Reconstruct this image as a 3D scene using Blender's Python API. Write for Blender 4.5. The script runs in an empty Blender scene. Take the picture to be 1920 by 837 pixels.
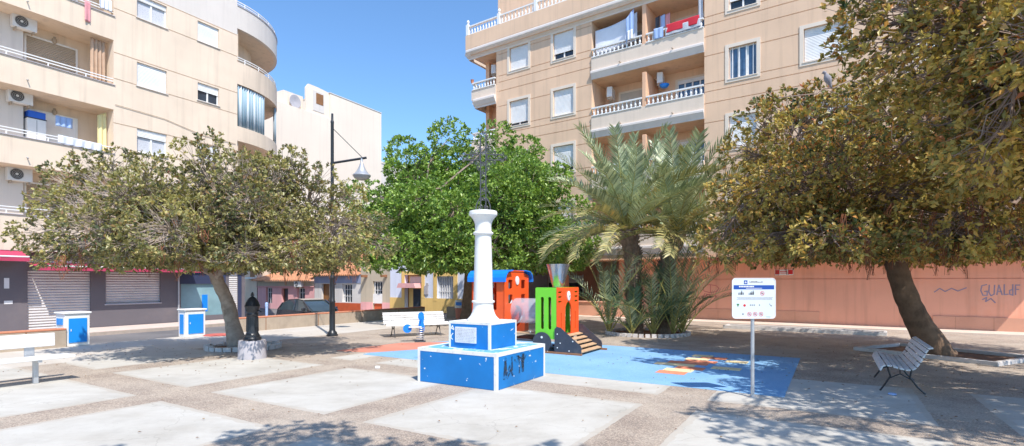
import bpy, math, random
import numpy as np
from mathutils import Vector, Matrix
PI = math.pi; R = math.radians
scene = bpy.context.scene
col = scene.collection
random.seed(7); RNG = np.random.default_rng(7)

# ------------------------------------------------------------------ frames of the place (all in metres)
D = Vector((.520, .854, 0)); E_ = Vector((.853, -.520, 0))      # the two directions of the paving grid
ANG = math.atan2(.854, .520)                                    # local x axis along D
def G(px, py, z=0.0):                                           # a point of the ground, measured in the photograph
    Y = 985 * (1.8 - z) / (py - 529); return Vector(((px - 960) / 985 * Y, Y, z))
def W(px, py, Y): return Vector(((px - 960) / 985 * Y, Y, 1.8 - (py - 529) / 985 * Y))

# ------------------------------------------------------------------ materials
def nt(name):
    m = bpy.data.materials.new(name); m.use_nodes = True
    t = m.node_tree; b = t.nodes['Principled BSDF']; return m, t, b
def N(t, typ, **kw):
    n = t.nodes.new(typ)
    for k, v in kw.items():
        if k.startswith('i_'): n.inputs[k[2:].replace('_', ' ')].default_value = v
        else: setattr(n, k, v)
    return n
def rgb(c): return (c[0], c[1], c[2], 1)
def srgb(r, g, b, k=1.0):
    f = lambda v: ((v/255+.055)/1.055)**2.4 if v > 10 else v/255/12.92
    return (f(r)*k, f(g)*k, f(b)*k)
def ramp(t, fac, stops):
    r = t.nodes.new('ShaderNodeValToRGB'); e = r.color_ramp.elements
    while len(e) < len(stops): e.new(.5)
    for i, (p, c) in enumerate(stops): e[i].position = p; e[i].color = rgb(c) if len(c) == 3 else c
    t.links.new(fac, r.inputs[0]); return r.outputs[0]
def mixc(t, fac, a, b, mode='MIX'):
    m = t.nodes.new('ShaderNodeMix'); m.data_type = 'RGBA'; m.blend_type = mode
    for sock, v in ((m.inputs['Factor'], fac), (m.inputs['A'], a), (m.inputs['B'], b)):
        if isinstance(v, (int, float)): sock.default_value = v
        elif isinstance(v, tuple): sock.default_value = rgb(v)
        else: t.links.new(v, sock)
    return m.outputs['Result']
def noise(t, scale, detail=4, rough=.55, vec=None, dist=0):
    n = N(t, 'ShaderNodeTexNoise'); n.inputs['Scale'].default_value = scale; n.inputs['Detail'].default_value = detail
    n.inputs['Roughness'].default_value = rough; n.inputs['Distortion'].default_value = dist
    if vec is None:
        vec = N(t, 'ShaderNodeTexCoord').outputs['Object']
    t.links.new(vec, n.inputs['Vector']); return n.outputs['Fac']
def mapping(t, scale=(1, 1, 1), rot=(0, 0, 0), loc=(0, 0, 0)):
    c = N(t, 'ShaderNodeTexCoord'); m = N(t, 'ShaderNodeMapping')
    m.inputs['Scale'].default_value = scale; m.inputs['Rotation'].default_value = rot; m.inputs['Location'].default_value = loc
    t.links.new(c.outputs['Object'], m.inputs['Vector']); return m.outputs['Vector']
def bump(t, b, h, strength=.3, dist=.01):
    n = N(t, 'ShaderNodeBump'); n.inputs['Strength'].default_value = strength; n.inputs['Distance'].default_value = dist
    t.links.new(h, n.inputs['Height']); t.links.new(n.outputs['Normal'], b.inputs['Normal'])
def M(name, c, rough=.6, var=.12, scale=3, metal=0, bmp=0, bscale=60, dirt=None, dscale=1.2, coat=0, streak=0):
    m, t, b = nt(name)
    b.inputs['Roughness'].default_value = rough; b.inputs['Metallic'].default_value = metal
    if coat: b.inputs['Coat Weight'].default_value = coat
    lo = tuple(v*(1-var) for v in c); hi = tuple(min(1, v*(1+var*.7)) for v in c)
    o = ramp(t, noise(t, scale, 6), [(.3, lo), (.7, hi)])
    if dirt:
        f = ramp(t, noise(t, dscale, 8, .7), [(.52, (0, 0, 0)), (.72, (1, 1, 1))])
        mm = N(t, 'ShaderNodeMath', operation='MULTIPLY'); t.links.new(f, mm.inputs[0]); mm.inputs[1].default_value = dirt[1]
        o = mixc(t, mm.outputs[0], o, dirt[0])
    if streak:
        v = mapping(t, (2.2, 2.2, .12)); f = ramp(t, noise(t, 1.6, 5, .6, v), [(.5, (0, 0, 0)), (.75, (1, 1, 1))])
        mm = N(t, 'ShaderNodeMath', operation='MULTIPLY'); t.links.new(f, mm.inputs[0]); mm.inputs[1].default_value = streak
        o = mixc(t, mm.outputs[0], o, tuple(v*.55 for v in c))
    t.links.new(o, b.inputs['Base Color'])
    if bmp: bump(t, b, noise(t, bscale, 5), bmp, .01)
    return m
MT = {}
MT['Lwall'] = M('cream_render', srgb(226, 206, 184), .9, .08, .7, bmp=.25, bscale=90, streak=.38)
MT['Lpale'] = M('pale_render', srgb(214, 205, 196), .9, .05, .7, bmp=.25, bscale=90, streak=.25)
MT['Rwall'] = M('peach_render', srgb(228, 193, 162), .9, .08, .6, bmp=.25, bscale=90, streak=.38)
MT['Rpale'] = M('cream_balcony_render', srgb(226, 207, 188), .9, .06, .8, bmp=.2, bscale=90, streak=.25)
MT['Rrec'] = M('orange_recess_render', srgb(228, 182, 148), .9, .07, .8, bmp=.2, bscale=90)
MT['Rtrim'] = M('cream_stone_trim', srgb(228, 212, 194), .8, .05, 2, bmp=.1)
MT['Rcorn'] = M('cornice_plaster', srgb(222, 212, 204), .8, .06, 2, streak=.2)
MT['orange'] = M('terracotta_wall_paint', srgb(236, 172, 144), .85, .10, .5, bmp=.2, bscale=70, streak=.45, dirt=(srgb(238, 145, 100), .5), dscale=.35)
MT['dado'] = M('terracotta_tile', srgb(212, 158, 132), .8, .12, 1.2, bmp=.2)
MT['white'] = M('white_paint', (.80, .79, .77), .5, .05, 6, bmp=.05)
MT['whitedirty'] = M('worn_white_paint', (.76, .74, .71), .6, .1, 4, bmp=.2, bscale=40, dirt=((.35, .28, .22), .5), dscale=7)
MT['shutter'] = M('white_roller_blind', (.80, .80, .80), .5, .04, 5)
MT['shutter2'] = M('beige_roller_blind', srgb(190, 180, 165), .6, .08, 5)
MT['grayshutter'] = M('grey_metal_shutter', srgb(196, 188, 186), .5, .08, 5, metal=.15)
MT['glass'] = M('dark_window_glass', (.035, .05, .07), .07, .3, 2)
MT['blueglass'] = M('bluish_window_glass', (.10, .19, .32), .08, .3, 2)
MT['shopglass'] = M('shop_glass', (.22, .36, .40), .12, .25, 1.0)
MT['curtain'] = M('net_curtain', (.55, .56, .6), .8, .25, 30)
MT['B'] = M('white_gable_render', srgb(230, 214, 196), .9, .05, .25, bmp=.2, bscale=30, streak=.2)
MT['darkwall'] = M('dark_grey_shop_paint', srgb(104, 99, 104), .7, .07, 1, bmp=.1, dirt=(srgb(124, 114, 114), .5), dscale=.8)
MT['navy'] = M('navy_fascia', srgb(52, 60, 88), .5, .08, 1)
MT['awn'] = M('raspberry_awning_canvas', srgb(186, 62, 92), .8, .1, 2, streak=.3)
MT['blue'] = None
MT['conc'] = M('old_concrete', srgb(176, 160, 142), .9, .16, 2.5, bmp=.5, bscale=35, dirt=(srgb(120, 104, 88), .5), dscale=2.5, streak=.35)
MT['brickcap'] = M('brick_coping', srgb(196, 130, 100), .9, .15, 8, bmp=.4)
MT['conc2'] = M('grey_concrete', srgb(176, 172, 176), .85, .12, 4, bmp=.3, bscale=40, dirt=(srgb(140, 136, 136), .5), dscale=4)
MT['kerb'] = M('whitewashed_kerb_stone', srgb(205, 200, 196), .9, .14, 5, bmp=.4, dirt=(srgb(130, 115, 100), .6), dscale=5)
MT['soil'] = M('dry_soil', srgb(118, 88, 66), 1, .3, 9, bmp=1, bscale=25)
MT['iron'] = M('dark_wrought_iron', (.11, .11, .12), .45, .2, 20, metal=.5)
MT['ironp'] = M('black_cast_iron_paint', (.03, .033, .038), .35, .2, 10, metal=.2, bmp=.1)
MT['steel'] = M('brushed_steel', (.55, .55, .56), .25, .1, 8, metal=.9)
MT['galv'] = M('galvanised_steel', (.50, .51, .53), .4, .1, 10, metal=.5)
MT['pgreen'] = M('lime_green_panel', srgb(118, 208, 52), .4, .04, 3)
MT['dgreen'] = M('dark_green_panel', srgb(60, 140, 30), .4, .04, 3)
MT['porange'] = M('orange_panel', srgb(243, 92, 38), .4, .05, 3)
MT['pblue'] = M('blue_plastic_panel', srgb(22, 128, 226), .35, .05, 3)
MT['pblack'] = M('anthracite_panel', srgb(62, 64, 74), .5, .1, 5, dirt=(srgb(120, 115, 110), .3), dscale=3)
MT['wood'] = M('weathered_deck_wood', srgb(188, 156, 122), .8, .18, 6, bmp=.4, streak=.2)
MT['woodd'] = M('brown_base_timber', srgb(146, 100, 70), .8, .18, 6, bmp=.4)
MT['bolt'] = M('white_bolt_cap', (.8, .8, .8), .4, .02)
MT['bark'] = M('grey_brown_ficus_bark', srgb(172, 156, 142), .95, .3, 5, bmp=1, bscale=14, dirt=(srgb(90, 74, 60), .7), dscale=3)
MT['barkd'] = M('dark_brown_bark', srgb(122, 98, 78), .95, .3, 5, bmp=1, bscale=14, dirt=(srgb(65, 48, 36), .7), dscale=3)
MT['twig'] = M('pale_dry_twig', srgb(150, 130, 118), .9, .2, 5)
MT['root'] = M('rusty_aerial_roots', srgb(134, 84, 58), .95, .3, 5)
MT['ptrunk'] = M('palm_trunk_boots', srgb(148, 124, 104), .95, .35, 9, bmp=1, bscale=20)
MT['palmstalk'] = M('palm_midrib', srgb(168, 160, 90), .6, .15, 4)
MT['black'] = M('black_rubber', (.02, .02, .02), .6, .1)
MT['carp'] = M('dark_grey_car_paint', (.03, .032, .038), .2, .1, 2, coat=.8)
MT['carg'] = M('car_glass', (.05, .07, .08), .05, .2, 2)
MT['red'] = M('red_paint', srgb(206, 40, 44), .5, .08)
MT['acw'] = M('air_conditioner_case', srgb(222, 222, 222), .5, .05, 4)
MT['acd'] = M('fan_grille_black', (.06, .06, .065), .5, .1)
MT['pink'] = M('pink_house_paint', srgb(226, 170, 170), .9, .08, 1, streak=.3)
MT['greyh'] = M('pale_grey_house_paint', srgb(212, 208, 204), .9, .06, 1, streak=.3)
MT['bluegrey'] = M('blue_grey_fascia', srgb(140, 152, 182), .8, .1, 1)
MT['greige'] = M('greige_house_paint', srgb(190, 178, 158), .9, .06, 1, streak=.3)
MT['bluewhite'] = M('bluish_white_house_paint', srgb(214, 220, 236), .9, .05, 1, streak=.2)
MT['yellow'] = M('ochre_yellow_paint', srgb(228, 192, 120), .9, .07, 1, streak=.25)
MT['brick'] = M('orange_red_tiles', srgb(196, 90, 50), .8, .12, 3)
MT['wooddoor'] = M('varnished_door_wood', srgb(140, 96, 56), .6, .15, 3)
MT['curtb'] = M('striped_blue_curtain', (.5, .6, .72), .9, .1, 3)
MT['clothw'] = M('white_cloth', (.72, .74, .80), .9, .05, 3)
MT['clothb'] = M('pale_blue_cloth', (.35, .48, .75), .9, .1, 3)
MT['clothr'] = M('red_cloth', (.62, .03, .05), .9, .1, 3)
MT['clothp'] = M('pink_cloth', (.70, .30, .32), .9, .1, 3)
MT['clothbr'] = M('brown_beige_curtain', srgb(190, 160, 135), .9, .15, 3)
MT['clothy'] = M('yellow_cloth', srgb(226, 214, 160), .9, .1, 3)
MT['plasticblue'] = M('blue_plastic', srgb(30, 90, 190), .4, .1, 3)
MT['bird'] = M('grey_feathers', srgb(150, 146, 150), .9, .15, 12)
MT['signw'] = M('satin_sign_panel', srgb(208, 218, 226), .3, .05, 3)
MT['signb'] = M('sign_navy_blue', srgb(20, 72, 158), .4, .03, 3)
MT['signg'] = M('sign_green', srgb(30, 110, 50), .4, .03, 3)
MT['graf'] = M('blue_grey_spray_paint', srgb(150, 140, 158), .9, .15, 4)
MT['grafp'] = M('mauve_spray_paint', srgb(200, 112, 110), .9, .15, 4)
MT['grafk'] = M('black_spray_paint', (.03, .03, .04), .8, .3, 8)
MT['plaque'] = M('pale_marble_plaque', srgb(214, 214, 218), .5, .1, 9, bmp=.5, bscale=22, dirt=(srgb(170, 168, 172), .7), dscale=14)
MT['hoporange'] = M('faded_orange_marking', srgb(226, 138, 104), .9, .12, 6)
MT['hopyellow'] = M('faded_cream_marking', srgb(240, 215, 165), .9, .1, 6)

# painted blue blocks of the monument with chipped patches
def chipped(name, c, thr=.66, scale=7.0, under=(.74, .78, .80)):
    m, t, b = nt(name); b.inputs['Roughness'].default_value = .55
    base = ramp(t, noise(t, 2.0, 5), [(.3, tuple(v*.86 for v in c)), (.7, tuple(v*1.08 for v in c))])
    v = mapping(t, (1, 1, 1.4)); n1 = noise(t, scale, 6, .6, v)
    f = ramp(t, n1, [(thr, (0, 0, 0)), (thr+.02, (1, 1, 1))])
    t.links.new(mixc(t, f, base, under), b.inputs['Base Color']); bump(t, b, n1, .15, .01); return m
MT['blue'] = chipped('chipped_blue_paint', srgb(4, 116, 188), .665, 7.5)
MT['bluetop'] = chipped('faded_blue_paint', srgb(110, 178, 222), .56, 4.5)
MT['cabblue'] = M('bright_blue_panel_paint', srgb(20, 140, 225), .5, .04, 3)

# slatted surfaces: bands along one axis, real shading through bump
def slat(name, c, axis, per, rough=.5, depth=.9, metal=0):
    m, t, b = nt(name); b.inputs['Roughness'].default_value = rough; b.inputs['Metallic'].default_value = metal
    co = N(t, 'ShaderNodeTexCoord'); s = N(t, 'ShaderNodeSeparateXYZ'); t.links.new(co.outputs['Object'], s.inputs[0])
    a = N(t, 'ShaderNodeMath', operation='MULTIPLY'); a.inputs[1].default_value = 2*PI/per; t.links.new(s.outputs[axis], a.inputs[0])
    q = N(t, 'ShaderNodeMath', operation='SINE'); t.links.new(a.outputs[0], q.inputs[0])
    o = ramp(t, noise(t, 2.5, 5), [(.3, tuple(v*.92 for v in c)), (.7, tuple(min(1, v*1.04) for v in c))])
    t.links.new(o, b.inputs['Base Color']); bump(t, b, q.outputs[0], depth, per*.25); return m
MT['sl_white'] = slat('white_slatted_blind', (.80, .80, .79), 'Z', .06, depth=.5)
MT['sl_beige'] = slat('taupe_slatted_blind', srgb(186, 170, 152), 'Z', .07)
MT['sl_grey'] = slat('grey_rolling_shutter', srgb(206, 203, 202), 'Z', .11, .45, .8, .1)
MT['sl_curt'] = slat('blue_striped_curtain', (.42, .58, .70), 'X', .22, .9, .8)
def tiles(name, c):
    m, t, b = nt(name); b.inputs['Roughness'].default_value = .9
    co = N(t, 'ShaderNodeTexCoord'); s = N(t, 'ShaderNodeSeparateXYZ'); t.links.new(co.outputs['Object'], s.inputs[0])
    a = N(t, 'ShaderNodeMath', operation='MULTIPLY'); a.inputs[1].default_value = 2*PI/.22; t.links.new(s.outputs['X'], a.inputs[0])
    q = N(t, 'ShaderNodeMath', operation='SINE'); t.links.new(a.outputs[0], q.inputs[0])
    o = ramp(t, noise(t, 3.5, 6, .7), [(.25, tuple(v*.65 for v in c)), (.75, tuple(min(1, v*1.2) for v in c))])
    t.links.new(o, b.inputs['Base Color']); bump(t, b, q.outputs[0], 1, .05); return m
MT['rooft'] = tiles('clay_roof_tiles', srgb(226, 158, 116))

def leafmat(name, stops, rough=.45, trans=.35):
    m, t, b = nt(name)
    g = N(t, 'ShaderNodeNewGeometry'); o = ramp(t, g.outputs['Random Per Island'], stops)
    n = noise(t, .9, 3); o2 = mixc(t, ramp(t, n, [(.35, (0, 0, 0)), (.65, (1, 1, 1))]), o, mixc(t, .55, o, tuple(min(1, v*1.6) for v in stops[len(stops)//2][1])))
    t.links.new(o2, b.inputs['Base Color']); b.inputs['Roughness'].default_value = rough
    tr = N(t, 'ShaderNodeBsdfTranslucent'); t.links.new(mixc(t, 1.0, o2, (1.0, 1.0, .55), 'MULTIPLY'), tr.inputs['Color'])
    mx = N(t, 'ShaderNodeMixShader'); mx.inputs[0].default_value = trans
    out = t.nodes['Material Output']
    t.links.new(b.outputs[0], mx.inputs[1]); t.links.new(tr.outputs[0], mx.inputs[2]); t.links.new(mx.outputs[0], out.inputs['Surface'])
    return m
MT['leafL'] = leafmat('dusty_olive_leaves', [(0, srgb(52, 70, 46)), (.34, srgb(86, 100, 68)), (.62, srgb(126, 124, 94)), (.82, srgb(170, 160, 96)), (.93, srgb(148, 108, 86)), (1, srgb(124, 70, 56))], .42, .22)
MT['leafR'] = leafmat('olive_bronze_leaves', [(0, srgb(50, 72, 42)), (.28, srgb(92, 106, 58)), (.52, srgb(138, 132, 82)), (.72, srgb(192, 168, 88)), (.86, srgb(196, 134, 80)), (1, srgb(168, 90, 56))], .42, .27)
MT['leafG'] = leafmat('fresh_green_leaves', [(0, srgb(44, 80, 36)), (.35, srgb(84, 120, 50)), (.7, srgb(132, 160, 72)), (1, srgb(186, 204, 112))], .35, .30)
MT['frond'] = leafmat('grey_green_palm_leaflets', [(0, srgb(72, 90, 62)), (.45, srgb(124, 138, 104)), (.8, srgb(176, 184, 146)), (1, srgb(208, 202, 156))], .4, .10)
MT['frondd'] = leafmat('straw_palm_leaflets', [(0, srgb(90, 98, 60)), (.5, srgb(142, 142, 92)), (.9, srgb(186, 172, 116)), (1, srgb(196, 146, 84))], .5, .10)
MT['frondg'] = leafmat('bright_green_palm_leaflets', [(0, srgb(70, 110, 30)), (1, srgb(130, 170, 50))], .5, .4)
MT['frondg2'] = leafmat('blue_green_palm_leaflets', [(0, srgb(46, 72, 48)), (.6, srgb(88, 114, 82)), (1, srgb(146, 162, 122))], .4, .10)

# ------------------------------------------------------------------ mesh builder
class MB:
    def __init__(s): s.v = []; s.f = []
    def add(s, vs, fs):
        o = len(s.v); s.v += [tuple(v) for v in vs]; s.f += [tuple(i+o for i in f) for f in fs]; return s
    def box(s, x0, x1, y0, y1, z0, z1, m=None):
        vs = [Vector((x, y, z)) for z in (z0, z1) for y in (y0, y1) for x in (x0, x1)]
        if m: vs = [m @ v for v in vs]
        return s.add(vs, [(0, 2, 3, 1), (4, 5, 7, 6), (0, 1, 5, 4), (2, 6, 7, 3), (0, 4, 6, 2), (1, 3, 7, 5)])
    def bbox(s, x0, x1, y0, y1, z0, z1, b=.01, m=None):          # box with chamfered edges
        import bmesh
        bm = bmesh.new(); bmesh.ops.create_cube(bm, size=1)
        for v in bm.verts: v.co = Vector(((x0+x1)/2+v.co.x*(x1-x0), (y0+y1)/2+v.co.y*(y1-y0), (z0+z1)/2+v.co.z*(z1-z0)))
        bmesh.ops.bevel(bm, geom=list(bm.edges), offset=b, segments=2, profile=.5, affect='EDGES')
        bm.verts.index_update(); vs = [(m @ v.co if m else v.co.copy()) for v in bm.verts]; fs = [tuple(v.index for v in f.verts) for f in bm.faces]
        bm.free(); return s.add(vs, fs)
    def tube(s, pts, r, n=8, cap=True):
        pts = [Vector(p) for p in pts]; rs = r if isinstance(r, (list, tuple)) else [r]*len(pts)
        rings = []; up = Vector((0, 0, 1)); last = None
        for i, p in enumerate(pts):
            a = pts[max(0, i-1)]; b = pts[min(len(pts)-1, i+1)]; t = (b-a)
            t = t.normalized() if t.length > 1e-9 else Vector((0, 0, 1))
            if last is None:
                u = t.orthogonal().normalized()
            else: u = (last - t*last.dot(t)); u = u.normalized() if u.length > 1e-6 else t.orthogonal().normalized()
            last = u; w = t.cross(u)
            rings.append([p + (u*math.cos(2*PI*k/n) + w*math.sin(2*PI*k/n))*rs[i] for k in range(n)])
        vs = [v for q in rings for v in q]; fs = []
        for i in range(len(pts)-1):
            for k in range(n): fs.append((i*n+k, i*n+(k+1) % n, (i+1)*n+(k+1) % n, (i+1)*n+k))
        if cap: fs += [tuple(range(n))[::-1], tuple(range((len(pts)-1)*n, len(pts)*n))]
        return s.add(vs, fs)
    def lathe(s, prof, n=24, c=(0, 0, 0), wob=0):
        vs = []; fs = []
        for (r, z) in prof:
            for k in range(n):
                q = 1 + wob*math.sin(k*3.1+z*5)
                vs.append((c[0]+r*q*math.cos(2*PI*k/n), c[1]+r*q*math.sin(2*PI*k/n), c[2]+z))
        for i in range(len(prof)-1):
            for k in range(n): fs.append((i*n+k, i*n+(k+1) % n, (i+1)*n+(k+1) % n, (i+1)*n+k))
        fs += [tuple(range(n))[::-1], tuple(range((len(prof)-1)*n, len(prof)*n))]
        return s.add(vs, fs)
    def prism(s, poly, y0, y1, m=None):                           # polygon in xz extruded along y
        n = len(poly); vs = [Vector((x, y0, z)) for x, z in poly] + [Vector((x, y1, z)) for x, z in poly]
        if m: vs = [m @ v for v in vs]
        return s.add(vs, [tuple(range(n)), tuple(range(2*n-1, n-1, -1))] + [(i, i+n, (i+1) % n+n, (i+1) % n) for i in range(n)])
    def hprism(s, poly, z0, z1):                                  # polygon in xy extruded up
        n = len(poly); vs = [(x, y, z0) for x, y in poly] + [(x, y, z1) for x, y in poly]
        return s.add(vs, [tuple(range(n-1, -1, -1)), tuple(range(n, 2*n))] + [(i, (i+1) % n, (i+1) % n+n, i+n) for i in range(n)])
    def ribbon(s, pts, w, y):                                     # flat stroke in the xz plane at depth y
        for (a, b) in zip(pts[:-1], pts[1:]):
            dx, dz = b[0]-a[0], b[1]-a[1]; L = math.hypot(dx, dz) or 1; nx, nz = -dz/L*w/2, dx/L*w/2
            ex, ez = dx/L*w*.3, dz/L*w*.3
            s.add([(a[0]+nx-ex, y, a[1]+nz-ez), (a[0]-nx-ex, y, a[1]-nz-ez), (b[0]-nx+ex, y, b[1]-nz+ez), (b[0]+nx+ex, y, b[1]+nz+ez)], [(0, 1, 2, 3)])
            y -= .00007
        return s
    def build(s, name, mat, parent=None, smooth=False, kind=None, ang=None):
        me = bpy.data.meshes.new(name); me.from_pydata(s.v, [], s.f); me.update()
        import bmesh
        bm = bmesh.new(); bm.from_mesh(me); bmesh.ops.recalc_face_normals(bm, faces=bm.faces); bm.to_mesh(me); bm.free()
        o = bpy.data.objects.new(name, me); col.objects.link(o)
        me.materials.append(MT[mat] if isinstance(mat, str) else mat)
        if smooth:
            for p in me.polygons: p.use_smooth = True
            try: me.set_sharp_from_angle(angle=R(ang or 40))
            except Exception: pass
        if parent: o.parent = parent
        if kind: o['kind'] = kind
        return o
def tag(o, label, cat, group=None):
    o['label'] = label; o['category'] = cat
    if group: o['group'] = group
    return o
def thing(name, label, cat, loc=(0, 0, 0), rz=0, group=None):
    o = bpy.data.objects.new(name, None); col.objects.link(o); o.location = loc; o.rotation_euler = (0, 0, rz)
    o.empty_display_size = .2
    return tag(o, label, cat, group)
def copy_tree(o, parent=None):
    c = o.copy(); col.objects.link(c)
    if parent: c.parent = parent
    for ch in list(o.children): copy_tree(ch, c)
    return c
def RZ(a): return Matrix.Rotation(a, 4, 'Z')
def T(*v): return Matrix.Translation(v)

# ------------------------------------------------------------------ ground
m, t, b = nt('asphalt'); b.inputs['Roughness'].default_value = .9
o = ramp(t, noise(t, 90, 4), [(.3, (.085, .085, .09)), (.7, (.17, .165, .17))]); o = mixc(t, ramp(t, noise(t, .5, 6), [(.4, (0, 0, 0)), (.7, (1, 1, 1))]), o, (.2, .19, .19)); t.links.new(o, b.inputs['Base Color'])
MT['asphalt'] = m
mb = MB(); S = 600; mb.add([(-S, -S, -.3), (S, -S, -.3), (S, S, -.3), (-S, S, -.3)], [(0, 1, 2, 3)])
mb.build('street', 'asphalt', kind='structure')
# plaza slab: the paving grid of aggregate strips and pale concrete squares is the colour of the slab's own surface
GO = Vector((-4.93, 8.60, 0))
m, t, b = nt('plaza_paving'); b.inputs['Roughness'].default_value = .85
co = N(t, 'ShaderNodeTexCoord'); mp = N(t, 'ShaderNodeMapping', vector_type='TEXTURE')
mp.inputs['Location'].default_value = GO; mp.inputs['Rotation'].default_value = (0, 0, ANG)
t.links.new(co.outputs['Object'], mp.inputs['Vector'])
sp = N(t, 'ShaderNodeSeparateXYZ')
wob = N(t, 'ShaderNodeTexNoise'); wob.inputs['Scale'].default_value = 6; t.links.new(co.outputs['Object'], wob.inputs['Vector'])
vm = N(t, 'ShaderNodeVectorMath', operation='SCALE'); vm.inputs['Scale'].default_value = .035; t.links.new(wob.outputs['Color'], vm.inputs[0])
va = N(t, 'ShaderNodeVectorMath', operation='ADD'); t.links.new(mp.outputs[0], va.inputs[0]); t.links.new(vm.outputs[0], va.inputs[1])
t.links.new(va.outputs[0], sp.inputs[0])
def math_(op, a, b2=None, c=None):
    n = N(t, 'ShaderNodeMath', operation=op)
    for i, v in enumerate((a, b2, c)):
        if v is None: continue
        if isinstance(v, (int, float)): n.inputs[i].default_value = v
        else: t.links.new(v, n.inputs[i])
    return n.outputs[0]
def inside(sock, per, w, off=0):
    mo = math_('FLOORED_MODULO', math_('ADD', sock, off), per); return math_('LESS_THAN', mo, w), mo
ia, ma = inside(sp.outputs['X'], 3.60, 2.86)
nb = math_('MULTIPLY', sp.outputs['Y'], -1)       # local y points to the left, b runs to the right
ib, mbb = inside(nb, 3.52, 2.77)
sq = math_('MULTIPLY', ia, ib)
near = math_('LESS_THAN', sp.outputs['X'], 6.3)
left = math_('GREATER_THAN', math_('LESS_THAN', sp.outputs['X'], 4.1), 0.5)
okay = math_('MULTIPLY', near, math_('MAXIMUM', math_('LESS_THAN', sp.outputs['X'], 3.0), math_('GREATER_THAN', nb, -1.5)))
sq = math_('MULTIPLY', sq, okay)
# pale strip beside the low wall and the pale walk beside the terracotta wall
wcoord = sp.outputs['Y']
strip = math_('MULTIPLY', math_('GREATER_THAN', wcoord, 6.0), math_('LESS_THAN', wcoord, 9.6))
aggv = N(t, 'ShaderNodeTexVoronoi'); aggv.inputs['Scale'].default_value = 55; t.links.new(co.outputs['Object'], aggv.inputs['Vector'])
agg = ramp(t, aggv.outputs['Distance'], [(0, srgb(206, 190, 170)), (.35, srgb(176, 161, 146)), (.7, srgb(124, 112, 102))])
agg = mixc(t, .45, agg, ramp(t, noise(t, 1.1, 6, .6), [(.3, srgb(144, 131, 121)), (.7, srgb(200, 184, 166))]))
bw = N(t, 'ShaderNodeRGBToBW'); t.links.new(aggv.outputs['Color'], bw.inputs[0]); agg = mixc(t, .45, agg, ramp(t, bw.outputs[0], [(.2, (.25, .25, .25)), (.8, (.75, .72, .68))]), 'OVERLAY')
pale = ramp(t, noise(t, .9, 9, .68), [(.25, srgb(166, 161, 151)), (.5, srgb(190, 186, 177)), (.75, srgb(202, 199, 191))])
specks = ramp(t, noise(t, 17, 3, .4), [(.74, (0, 0, 0)), (.78, (1, 1, 1))])
pale = mixc(t, math_('MULTIPLY', specks, .55), pale, srgb(96, 88, 80))
chips = ramp(t, noise(t, 2.6, 9, .75), [(.58, (0, 0, 0)), (.66, (1, 1, 1))])
pale = mixc(t, math_('MULTIPLY', chips, .45), pale, srgb(180, 174, 164))
pale = mixc(t, math_('MULTIPLY', math_('GREATER_THAN', noise(t, 34, 2), .69), .35), pale, srgb(130, 124, 116))
st1 = noise(t, 1.0, 8, .7, mapping(t, (.8, 3.2, 1), (0, 0, -ANG)))
pale = mixc(t, math_('MULTIPLY', ramp(t, st1, [(.45, (0, 0, 0)), (.7, (1, 1, 1))]), .45), pale, srgb(172, 165, 152))
crk = N(t, 'ShaderNodeTexVoronoi', feature='DISTANCE_TO_EDGE'); crk.inputs['Scale'].default_value = .42
cv = N(t, 'ShaderNodeTexNoise'); cv.inputs['Scale'].default_value = 1.6; cv.inputs['Detail'].default_value = 6; t.links.new(co.outputs['Object'], cv.inputs['Vector'])
ca = N(t, 'ShaderNodeVectorMath', operation='ADD'); cs = N(t, 'ShaderNodeVectorMath', operation='SCALE'); cs.inputs['Scale'].default_value = .9; t.links.new(cv.outputs['Color'], cs.inputs[0]); t.links.new(co.outputs['Object'], ca.inputs[0]); t.links.new(cs.outputs[0], ca.inputs[1]); t.links.new(ca.outputs[0], crk.inputs['Vector'])
pale = mixc(t, math_('MULTIPLY', math_('LESS_THAN', crk.outputs['Distance'], .0035), .22), pale, srgb(120, 112, 102))
edge_ = math_('MINIMUM', math_('MINIMUM', ma, math_('SUBTRACT', 2.86, ma)), math_('MINIMUM', mbb, math_('SUBTRACT', 2.77, mbb)))
pale = mixc(t, math_('MULTIPLY', math_('LESS_THAN', math_('ADD', edge_, math_('MULTIPLY', noise(t, 5, 6), -.22)), -.02), .55), pale, srgb(178, 168, 154))
base = mixc(t, sq, agg, pale)
dust = ramp(t, noise(t, .55, 7, .65), [(.42, (0, 0, 0)), (.68, (1, 1, 1))])
base = mixc(t, math_('MULTIPLY', math_('MULTIPLY', math_('SUBTRACT', 1, sq), dust), .5), base, srgb(186, 176, 162))
base = mixc(t, math_('MULTIPLY', strip, .9), base, mixc(t, .5, pale, srgb(206, 198, 188)))
t.links.new(base, b.inputs['Base Color'])
hh = math_('ADD', math_('MULTIPLY', sq, .6), math_('MULTIPLY', aggv.outputs['Distance'], math_('SUBTRACT', 1, sq)))
bump(t, b, hh, .45, .012)
MT['plaza'] = m
# plaza outline: along the low wall on the left, to the terracotta wall at the back right
PW = Vector((-12.5, 14.5, 0))
def wallpt(s, o=0): return PW + D*s + Vector((-.854, .52, 0))*o
nR = Vector((.581, .814, 0)); xR = Vector((.814, -.581, 0))
def rp(x, y): return nR*(24.17+y) + xR*x
pl = [wallpt(-40, .12), wallpt(20, .12), rp(-21, -3.0), rp(-21, 1.3), rp(26, 1.3), Vector((30, -30, 0)), Vector((-30, -30, 0))]
mb = MB(); mb.hprism([(p.x, p.y) for p in pl], -.6, 0); mb.build('plaza_paving', 'plaza', kind='structure')
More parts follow.
